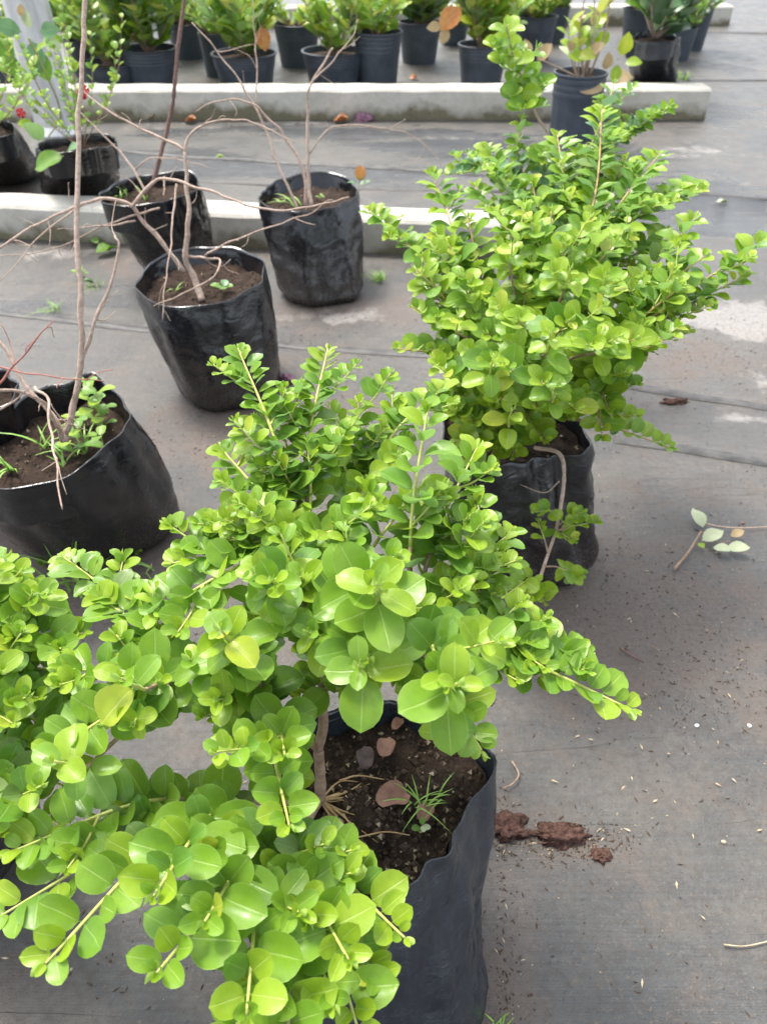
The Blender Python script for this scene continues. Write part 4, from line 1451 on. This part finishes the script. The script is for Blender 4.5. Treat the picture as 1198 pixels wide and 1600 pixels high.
T1 = [GRN, BRI, OLD, DRK]
T2 = [NEW, BRI, YEL, GRN]
T3 = [DRK, BLU, DRK, GRN]
POTS = [
    # xc, yrim, w, ybottom, label, flute, plant: n, h, spread, leaf, tints, nl, kinds
    (5, 105, 74, 157, 'blue-black nursery pot cut by the left edge, beyond the steel post', 0, (7, .5, .22, .09, T2, 12, ('l0', 'l1'))),
    (172, 97, 92, 150, 'nursery pot with loose green leaves, just right of the steel post', 0, (9, .55, .24, .10, [GRN, BRI, BLU, NEW], 14, ('l1', 'r2'))),
    (232, 74, 84, 150, 'nursery pot with dense leaves and a white tag', 0, (11, .5, .26, .09, T1, 16, ('l1', 'r2'))),
    (333, 50, 46, 122, 'pot partly hidden behind the pot with the pink leaf', 0, (6, .4, .2, .09, [BRI, GRN, DRK], 10, ('l0', 'l1'))),
    (381, 82, 98, 152, 'ribbed pot holding upright lime leaves and one pink leaf', 0, (8, .36, .19, .12, [BRI, NEW, GRN, OLD], 9, ('l1', 'l1'))),
    (463, 36, 70, 108, 'plain black pot with a short brown trunk, set back between two pots', 0, (7, .32, .3, .07, [GRN, OLD, YEL], 9, ('r2', 'l1'))),
    (521, 78, 96, 148, 'fluted grey pot with a small branched plant, left of the tall plain pot', .035, (6, .36, .16, .085, [NEW, BRI, OLD], 10, ('r2', 'l1'))),
    (590, 48, 74, 146, 'tall plain pot with mixed yellow and green upright leaves', 0, (9, .38, .2, .10, [NEW, BRI, YEL, OLD], 11, ('l1', 'r2'))),
    (656, 33, 66, 102, 'dark pot with dense deep green leaves, right of the tall plain pot', 0, (10, .34, .22, .09, T3, 14, ('l1', 'r2'))),
    (710, 36, 44, 72, 'small far pot partly hidden between larger pots', 0, (6, .34, .16, .08, [OLD, GRN, TAN], 9, ('l1', 'r2'))),
    (755, 68, 76, 148, 'ribbed pot behind the tall shoot, holding dull olive leaves', 0, (9, .36, .17, .11, [OLD, BRI, YEL, SPOT], 10, ('l1', 'r2'))),
    (838, 24, 64, 97, 'tapered pot with yellow-green leaves, right of the tall shoot', 0, (9, .3, .22, .09, [NEW, YEL, BRI], 11, ('l1', 'r2'))),
    (872, 10, 36, 70, 'narrow pot tucked behind the tapered pot', 0, (7, .3, .15, .08, [BRI, GRN], 9, ('l1', 'r2'))),
    (1068, 42, 42, 97, 'small pot squeezed between the shiny bag and the far right pot', 0, (6, .3, .15, .08, T3, 9, ('l1', 'r2'))),
    (1092, 10, 46, 80, 'rightmost pot at the top of the rows', 0, (8, .35, .2, .08, [GRN, DRK, BRI], 11, ('l1', 'r2'))),
    (1000, 12, 50, 62, 'far pot hidden behind the broad-leaved bag plant', 0, (8, .3, .22, .08, [GRN, DRK, OLD], 11, ('l1', 'r2'))),
    (130, 60, 60, 120, 'rear pot with bushy leaves behind the steel post row', 0, (10, .45, .26, .09, [GRN, BRI, NEW, DRK], 14, ('l1', 'r2'))),
    (290, 35, 60, 95, 'rear pot with feathery light leaves, behind the pot with a white tag', 0, (11, .4, .27, .08, [BRI, NEW, BRI, GRN], 16, ('l0', 'l0'))),
    (390, 20, 60, 70, 'rear pot with low green leaves by the far kerb', 0, (8, .35, .25, .08, [BRI, GRN, OLD], 12, ('l1', 'r2'))),
    (560, 8, 60, 50, 'rear pot at the top edge above the tall plain pot', 0, (8, .35, .25, .08, [BRI, GRN, YEL], 12, ('l1', 'r2'))),
    (200, 15, 60, 60, 'rear pot at the top edge above the pot with a white tag', 0, (9, .35, .3, .09, [GRN, BRI, DRK], 14, ('l1', 'r2'))),
]
roots = {}
for i, (xc, yr, w, yb, lab, fl, pp_) in enumerate(POTS):
    r, base, R, hh_ = pot(xc, yr, w, yb, lab, fl)
    roots[i] = (r, base, R)
    n, h, spd, ls, tint, nl, kinds = pp_
    tube('trunk', [base - Vector((0, 0, .02)), base + Vector((.005, 0, .05)), base + Vector((0, 0, .12))], .009, .006, BARK, r, 7, .2)
    thin_plant(r, base + Vector((0, 0, .01)), n + 8 - i % 4, h * (1.0 + .1 * (i % 3)), spd * (1.45 + .3 * (i % 2)), ls * (1.05 + .15 * (i % 3)), tint + [BRI, NEW, NEW, YEL, BRI], 100 + i, nl + 3, 130, kinds, BARK, .08, .003)
# special leaves: orange leaf, pink leaf
for (i, x, y, yy, dx, dz, s, mi, nm) in [(10, 722, 12, None, -1, -.75, .17, ORA, 'orange_leaf'), (10, 700, 44, None, -.3, -.6, .09, TAN, 'tan_leaf'), (10, 690, 42, None, -1, 0, .09, TAN, 'tan_leaf'),
                                         (4, 408, 40, None, .1, -1, .13, ORA, 'pink_leaf')]:
    r, base, R = roots[i]
    pp = Plant(r)
    pp.leaf(py_(x, y, base.y - .12), Vector((dx, -.1, dz)), Vector((0, -.8, .6)), s, 'l1', mi, 1.35)
    o = bpy.data.objects.new(nm, pool('l1', mi)[0])
    o.matrix_basis = Matrix.Translation(-r.location) @ pp.leaves[0][0]
    link(o, r, label='large orange leaf hanging over the rim' if mi == ORA else None)
r, base, R = roots[2]
tg = py_(242, 47, base.y - .1)
V = [tg + Vector(v) for v in ((-.014, 0, -.04), (.014, 0, -.045), (.014, .002, .035), (-.014, .002, .04), (-.014, .003, -.04), (.014, .003, -.045), (.014, .005, .035), (-.014, .005, .04))]
obj('tag', mesh('tag', V, [(0, 1, 2, 3), (7, 6, 5, 4), (0, 4, 5, 1), (3, 2, 6, 7), (1, 5, 6, 2), (0, 3, 7, 4)], [WHITEM], False), r)

# shiny black bag with broad dark leaves (upper right)
Sb = thing('potted_plant', pz(1020, 140, 0), 'shiny black bag with broad dark green leaves, behind the right end of the kerb', 'potted plant')
bag(Sb, rimp([(1062, 58), (1050, 64), (1015, 66), (985, 62), (978, 57), (990, 52), (1020, 49), (1050, 52)], .34), pz(1020, 124, 0), .15, .14, 0, BAG_BLUE, .03, .03, 51, 1.6, 2.4, 10)
thin_plant(Sb, pz(1022, 57, .33), 12, .42, .33, .17, [DRK, GRN, BLU, DRK], 77, 7, 150, ('l1', 'r2'), BARK_PALE, .1, .004)

# pot standing in front of the kerb with the withered yellow plant
r, base, R, hh_ = pot(907, 112, 80, 222, 'round black pot in front of the kerb with a withered tan and yellow plant', .03, .92, 3)
pl = thin_plant(r, base, 6, .34, .12, .10, [NEW, YEL, TAN, PAL, BRI, NEW], 88, 6, 100, ('r2', 'l1'), BARK_PALE, .3, .003)
for (x0, y0, x1, y1, x2, y2) in [(915, 120, 925, 60, 930, -40), (920, 120, 945, 50, 955, -30), (912, 122, 905, 50, 920, -40), (900, 120, 870, 105, 842, 92)]:
    tube('branch', [py_(x0, y0, base.y), py_(x1, y1, base.y - .03), py_(x2, y2, base.y - .08)], .006, .003, BARK_PALE, r)
for (x, y, dx, dz, s, mi) in [(900, 88, .8, .1, .12, YEL), (915, 92, -.9, .2, .12, NEW), (945, 130, -1, -.2, .16, TAN), (950, 125, .9, .2, .14, TAN), (945, 110, 0, 1, .10, TAN), (935, 150, .2, -1, .12, NEW), (955, 165, .5, -.8, .11, BRI), (970, 88, .1, 1, .13, YEL), (975, 98, .9, .1, .1, NEW),
                              (965, 100, -.2, -1, .1, NEW), (920, 85, .5, .5, .1, TAN), (822, 95, -.2, 1, .12, TAN), (838, 95, .6, .8, .12, TAN)]:
    pl.leaf(py_(x, y, base.y - .1), Vector((dx, -.3, dz)), Vector((.1, -.7, .8)), s * .82, 'l1', mi, 1.3)

# ================================================================== LEAVES INTO OBJECTS
# ranking: projected size times how much of the leaf the camera can see
allv, allf, own = [], [], []
cnt = 0
for pl in PLANTS:
    for (M, kd, mi, sz) in pl.leaves:
        wd = .34 if kd[0] == 'r' else .2
        o = len(allv)
        for v in ((0, .06, 0), (-wd, .5, .03), (-wd * .6, .88, 0), (0, 1, 0), (wd * .6, .88, 0), (wd, .5, .03)):
            allv.append(M @ Vector(v))
        allf.append(tuple(range(o, o + 6)))
        own.append(cnt)
        cnt += 1
bvh = BVHTree.FromPolygons(allv, allf)
k = 0
for pl in PLANTS:
    rank = []
    for li, (M, kd, mi, sz) in enumerate(pl.leaves):
        score, vis = 0, 0
        pts = [M @ Vector((0, .5, .01)), M @ Vector((-.2, .5, .01)), M @ Vector((.2, .5, .01)), M @ Vector((0, .85, .01)), M @ Vector((0, .25, .01))]
        pr = [proj(p) for p in pts]
        if all(p is not None for p in pr) and -20 < pr[0][0] < 1218 and -20 < pr[0][1] < 1620:
            for p in pts:
                d = (p - CAM)
                hit = bvh.ray_cast(CAM, d.normalized(), d.length + .002)
                if hit[2] is not None and own[hit[2]] == k + li or hit[2] is None:
                    vis += 1
            n = (M.to_3x3() @ Vector((0, 0, 1))).normalized()
            face = abs(n.dot((CAM - pts[0]).normalized()))
            score = (sz / pr[0][2]) ** 2 * (.15 + face) * vis
        rank.append((score, li))
    rank.sort(reverse=True)
    single = set(li for s_, li in rank[:pl.limit] if s_ > 0)
    base = pl.root.location
    V, F, UV, MI, ms = [], [], [], [], []
    for li, (M, kd, mi, sz) in enumerate(pl.leaves):
        me, lv, lf, lu = pool(kd, mi)
        if li in single:
            o = bpy.data.objects.new('leaf', me)
            o.matrix_basis = Matrix.Translation(-base) @ M
            COL.objects.link(o)
            o.parent = pl.root
        else:
            if mi not in ms:
                ms.append(mi)
            q = len(V)
            V += [M @ Vector(v) for v in lv]
            UV += lu
            F += [tuple(q + i for i in f) for f in lf]
            MI += [ms.index(mi)] * len(lf)
    if V:
        obj('foliage', mesh('foliage', V, F, [LM[m] for m in ms], uvs=UV, midx=MI), pl.root, kind='stuff')
    k += len(pl.leaves)
print('leaves', k, 'objects', len(bpy.data.objects))

# ================================================================== SMALL THINGS
sz_ = .262
flat_leaf('dry_leaf', pz(598, 1186, sz_), 1.3, .030, DRYLEAF, 'small brown curled dry leaf on the soil, upper of those in the nearest bag', 'dry leaf', 'r0')
flat_leaf('dry_leaf', pz(583, 1255, sz_), .15, .042, DRYLEAF, 'broad brown dry leaf lying beside the straw roots in the nearest bag', 'dry leaf', 'r1')
flat_leaf('dry_leaf', pz(655, 1285, sz_), .9, .024, DRYLEAF, 'small reddish dry leaf under the grass seedlings in the nearest bag', 'dry leaf', 'r1')
flat_leaf('dry_leaf', pz(574, 1205, sz_), 1.7, .032, DARKLEAF, 'blackened folded dead leaf beside the upper brown leaf on the soil', 'dry leaf', 'r3')
flat_leaf('dry_leaf', pz(612, 1140, sz_), .8, .020, DRYLEAF, 'tiny brown leaf scrap at the back of the soil in the nearest bag', 'dry leaf', 'r3')
lump(pz(566, 1336, sz_), .004, .004, .003, 3, PEBBLE, 'pebble', None, label='tiny white pebble on the soil of the nearest bag', cat='pebble')
for (x, y, n, L) in [(660, 1262, 9, .040), (650, 1255, 6, .045), (688, 1245, 4, .03)]:
    tuft('weed', pz(x, y, sz_), n, L, .0009, .02, B)
sprig(B, pz(655, 1300, sz_), pz(660, 1290, sz_ + .012), .012, [GRN, PAL], 'weed', .01)
for pts in [[(520, 1262), (545, 1285), (560, 1330), (552, 1360)], [(500, 1290), (540, 1310), (600, 1300), (640, 1305)], [(530, 1220), (560, 1212), (600, 1218)], [(510, 1330), (535, 1345), (548, 1362)]]:
    tube('root', [pz(a, b, sz_ + .003) for a, b in pts], .0012, .0006, ROOTM, B, 5, .2)

for (x, y, a, b, h_, lab) in [(790, 1293, .026, .020, .012, 'reddish-brown mud clod touching the nearest bag, leftmost of three'), (875, 1305, .034, .018, .013, 'reddish-brown oblong mud clod, middle of three on the sheet'),
                              (938, 1338, .014, .009, .006, 'small crumbly mud clod, rightmost of three on the sheet'), (1055, 628, .03, .014, .008, 'flat dark mud patch on the sheet right of the yellow-green shrub')]:
    p = pz(x, y, 0)
    lump(p + Vector((0, 0, .001)), a, b, h_ * .8, x * .01, CLOD, 'mud_clod', None, .75, label=lab, cat='mud clod')
# fallen sprig on the right
fs = thing('fallen_sprig', pz(1095, 840, 0), 'fallen twig with pale withered leaves lying on the sheet at right', 'fallen sprig')
tube('twig', [pz(1052, 890, .006), pz(1075, 862, .008), pz(1095, 830, .014)], .0028, .002, BARK, fs, 6)
tube('twig', [pz(1100, 818, .014), pz(1125, 823, .01), pz(1160, 825, .008), pz(1215, 822, .006)], .0018, .0012, BARK_PALE, fs, 6)
tube('twig', [pz(1095, 830, .012), pz(1120, 848, .01), pz(1140, 845, .01)], .0014, .001, BARK, fs, 6)
for (x, y, an, s, m) in [(1098, 825, 1.75, .042, PAL), (1095, 845, .35, .042, PAL), (1133, 856, -.25, .036, PAL), (1112, 855, -.5, .03, PAL), (1140, 838, .3, .026, TAN), (1090, 848, -1.4, .018, NEW)]:
    pp = Plant(fs)
    pp.leaf(pz(x, y, .012), Vector((math.cos(an), math.sin(an), .3)), Vector((rnd.uniform(-.3, .3), -.2, 1)), s * 1.25, 'l1', m, 1.15)
    o = bpy.data.objects.new('leaf', pool('l1', m)[0])
    o.matrix_basis = Matrix.Translation(-fs.location) @ pp.leaves[0][0]
    link(o, fs)
for (pts, r, m, lab) in [([(1130, 1476), (1165, 1478), (1215, 1467)], .0011, STRAW, 'thin straw-coloured twig at the lower right edge of the sheet'), ([(968, 1012), (985, 1024), (1002, 1033)], .0022, BARK_DARK, 'short dark twig on the sheet right of the shrub tips'),
                         ([(800, 1190), (810, 1210), (800, 1225), (785, 1232)], .0016, BARK, 'curled brown twig on the sheet just right of the nearest bag rim'), ([(1018, 1010), (1030, 1017)], .0012, BARK, 'tiny twig beside the short dark twig')]:
    tube('fallen_twig', [pz(a, b, .006) for a, b in pts], r, r * .6, m, None, 6, .25, label=lab, cat='twig')
lump(pz(450, 592, .008), .018, .014, .012, 6, PURPLE, 'withered_flower', None, .6, label='withered purple flower beside the foot of the middle bare bag', cat='flower')
lump(pz(568, 186, .01), .04, .03, .028, 8, PURPLE, 'withered_leaf', None, .9, label='crumpled purple-brown leaf at the foot of the near side of the long kerb', cat='dry leaf')
flat_leaf('dry_leaf', pz(520, 190, .008), .1, .09, LM[ORA], 'orange dry leaf on the sheet beside the crumpled purple leaf', 'dry leaf')
flat_leaf('dry_leaf', pz(288, 190, .01), .1, .07, LM[ORA], 'orange-tan dry leaf below the long kerb, left of the pale arching stem', 'dry leaf')
flat_leaf('dry_leaf', pz(232, 187, .01), 1.1, .06, LM[TAN], 'small tan leaf against the foot of the long kerb, at left', 'dry leaf')
flat_leaf('dry_leaf', pz(640, 124, .008), .5, .06, LM[ORA], 'tiny orange leaf on the sheet between two dark pots', 'dry leaf')
flat_leaf('green_leaf', pz(150, 400, .01), 1.0, .10, LM[BRI], 'fallen bright green leaf on the sheet below the mossy kerb', 'leaf', 'l1')
flat_leaf('green_leaf', pz(155, 382, .01), 2.4, .06, LM[GRN], 'smaller fallen green leaf touching the bright one below the mossy kerb', 'leaf', 'l1')
flat_leaf('green_leaf', pz(128, 445, .006), .2, .05, LM[DRK], 'small dark green leaf lying flat right of the tall bare stem', 'leaf', 'l0')
flat_leaf('green_leaf', pz(335, 247, .006), .2, .05, LM[NEW], 'lime leaf pair on the wet sheet between the kerbs', 'leaf', 'r2')
flat_leaf('green_leaf', pz(1115, 317, .006), 0, .06, LM[PAL], 'pale leaf lying on the sheet at right near the fold', 'leaf', 'l1')
tuft('grass_tuft', pz(592, 437, 0), 60, .05, .0009, .09, None, label='low fine grass tuft beside the rightmost bare bag', cat='grass tuft')
tuft('grass_tuft', pz(130, 915, 0), 9, .14, .0022, .05, None, label='short grass around the foot of the tall blades before the leaning bag', cat='grass tuft')
V, F = [], []
for (bx, by, L, dx, bend) in [(118, 930, .165, .10, .10), (110, 925, .13, -.12, .05), (100, 935, .10, -.35, .1), (128, 935, .19, .02, .22), (90, 940, .09, -.6, .3), (145, 940, .07, .6, .3)]:
    v, f = blade(None, pz(bx, by, 0), Vector((dx, .05, 1)), L, .0030, None, bend)
    o_ = len(V)
    V += v
    F += [tuple(o_ + i for i in q) for q in f]
obj('grass_tuft', mesh('grass_tuft', V, F, [GRASSM]), label='clump of tall upright grass blades between the leaning bag and the shrubs', cat='grass tuft')
tuft('grass_tuft', pz(235, 890, 0), 5, .06, .0015, .05, None, label='short grass blades right of the leaning bag foot', cat='grass tuft')
tuft('grass_tuft', pz(1065, 125, 0), 26, .10, .003, .12, None, label='grass tuft at the right foot of the shiny bag', cat='grass tuft')
tuft('grass_tuft', pz(635, 185, 0), 14, .07, .003, .08, None, label='tiny weed at the foot of the long kerb in the middle', cat='grass tuft')
tuft('grass_tuft', pz(85, 485, 0), 30, .05, .0008, .08, None, label='sparse grass on the sheet left of the middle bag', cat='grass tuft')
tuft('grass_tuft', pz(150, 450, 0), 22, .05, .0008, .10, None, label='faint grass patch between the tall bare stem and the middle bag', cat='grass tuft')
for (x, y, lab) in [(68, 880, 'tiny seedling at the left foot of the leaning bag'), (215, 862, 'tiny seedling at the right foot of the leaning bag'), (200, 350, None)]:
    if lab:
        o = sprig(None, pz(x, y, 0), pz(x, y, .02), .014, [GRN, BRI], 'seedling', .008)
        o['label'] = lab
        o['category'] = 'seedling'
o = sprig(None, pz(130, 430, 0), pz(122, 425, .03), .035, [BRI, GRN], 'seedling', .012, 'l1')
o['label'] = 'small green weed growing through the sheet left of the middle bag'
o['category'] = 'seedling'
tuft('grass_tuft', pz(775, 1600, 0), 12, .018, .0010, .03, None, label='small weed at the bottom edge beside the nearest bag', cat='grass tuft')

# pebbles that stand out
for (x, y, lab) in [(1170, 1134, 'small white pebble on the sheet at right'), (1160, 817, 'small pinkish pebble above the fallen sprig'), (1130, 1316, 'tan crumb pebble on the right of the sheet'), (1088, 1134, 'orange-tan chip left of the white pebble')]:
    lump(pz(x, y, .002), .0035, .003, .0028, x, PEBBLE if 'white' in lab else STRAW if 'tan' in lab else DRYLEAF, 'pebble', None, .3, label=lab, cat='pebble')
# dry flakes
fl_me = mesh('dry_flake', [(0, 0, .0002), (.35, .12, .0012), (1, 0, .0006), (.4, -.13, .0010), (.5, 0, -.0001)], [(0, 3, 4), (3, 2, 4), (2, 1, 4), (1, 0, 4), (0, 1, 2, 3)], [STRAW], False)
for (x, y) in [(1010, 1089), (926, 1158), (1003, 1174), (1115, 1143), (1030, 1112), (1115, 1226), (1018, 1255), (1080, 1304), (1055, 1378), (1002, 1530), (985, 1215), (930, 981), (985, 966), (1050, 958), (870, 1010), (985, 1300), (1140, 1218),
               (1135, 1085), (1040, 1180), (905, 1150), (1180, 1300), (1100, 1440), (860, 1220), (820, 1500)]:
    o = bpy.data.objects.new('dry_flake', fl_me)
    p = pz(x, y, 0)
    o.location = (p.x, p.y, ground_h(p.x, p.y) + .003)
    L = rnd.uniform(.007, .013)
    o.scale = (L, L * 1.1, 1)
    o.rotation_euler = (rnd.uniform(-.15, .15), rnd.uniform(-.15, .15), rnd.uniform(0, 6.28))
    link(o, None, 'small pale dry leaf flake lying on the grey ground cover', 'dry flake', 'dry flakes scattered on the ground cover')

# fine litter: crumbs of soil and chaff that nobody could count
V, F, MI = [], [], []
r2 = random.Random(3)
n = 0
while n < 7000:
    if r2.random() < .72:
        x, y = r2.uniform(-.6, 1.3), r2.uniform(.25, 2.3)
    else:
        x, y = r2.uniform(-1.8, 1.8), r2.uniform(.3, 4.6)
    if n % 12 == 0:
        q = pz(r2.gauss(880, 55), r2.gauss(1312, 16), 0)
        x, y = q.x, q.y
    elif n % 48 == 1:
        q = pz(775 + abs(r2.gauss(0, 25)), r2.uniform(1230, 1600), 0)
        x, y = q.x, q.y
    elif n % 24 == 2:
        q = pz(r2.gauss(1120, 70), r2.gauss(1060, 45), 0)
        x, y = q.x, q.y
    dz = zone(DIRT, x, y) + (.8 if n % 12 == 0 or n % 48 == 1 or n % 24 == 2 else 0)
    if r2.random() > .22 + .8 * dz + .5 * noise.noise(Vector((x * 5, y * 5, 2))):
        continue
    n += 1
    z = ground_h(x, y)
    s = r2.uniform(.0005, .0017) * (1.4 if r2.random() < .06 else 1)
    a = r2.uniform(0, 6.28)
    e = r2.choice((1, 1.2, 3.5)) if s < .002 else 1.2
    ca, sa = math.cos(a), math.sin(a)
    o = len(V)
    for (u, v, w) in ((-e, 0, 0), (0, -1, 0), (e, 0, 0), (0, 1, 0), (0, 0, 1.1)):
        V.append((x + (u * ca - v * sa) * s, y + (u * sa + v * ca) * s, z + w * s + .0004))
    F += [(o, o + 1, o + 4), (o + 1, o + 2, o + 4), (o + 2, o + 3, o + 4), (o + 3, o, o + 4)]
    mi = 0 if r2.random() < .88 else 1
    MI += [mi] * 4
obj('litter', mesh('litter', V, F, [CRUMB, STRAW], False, midx=MI), kind='stuff')
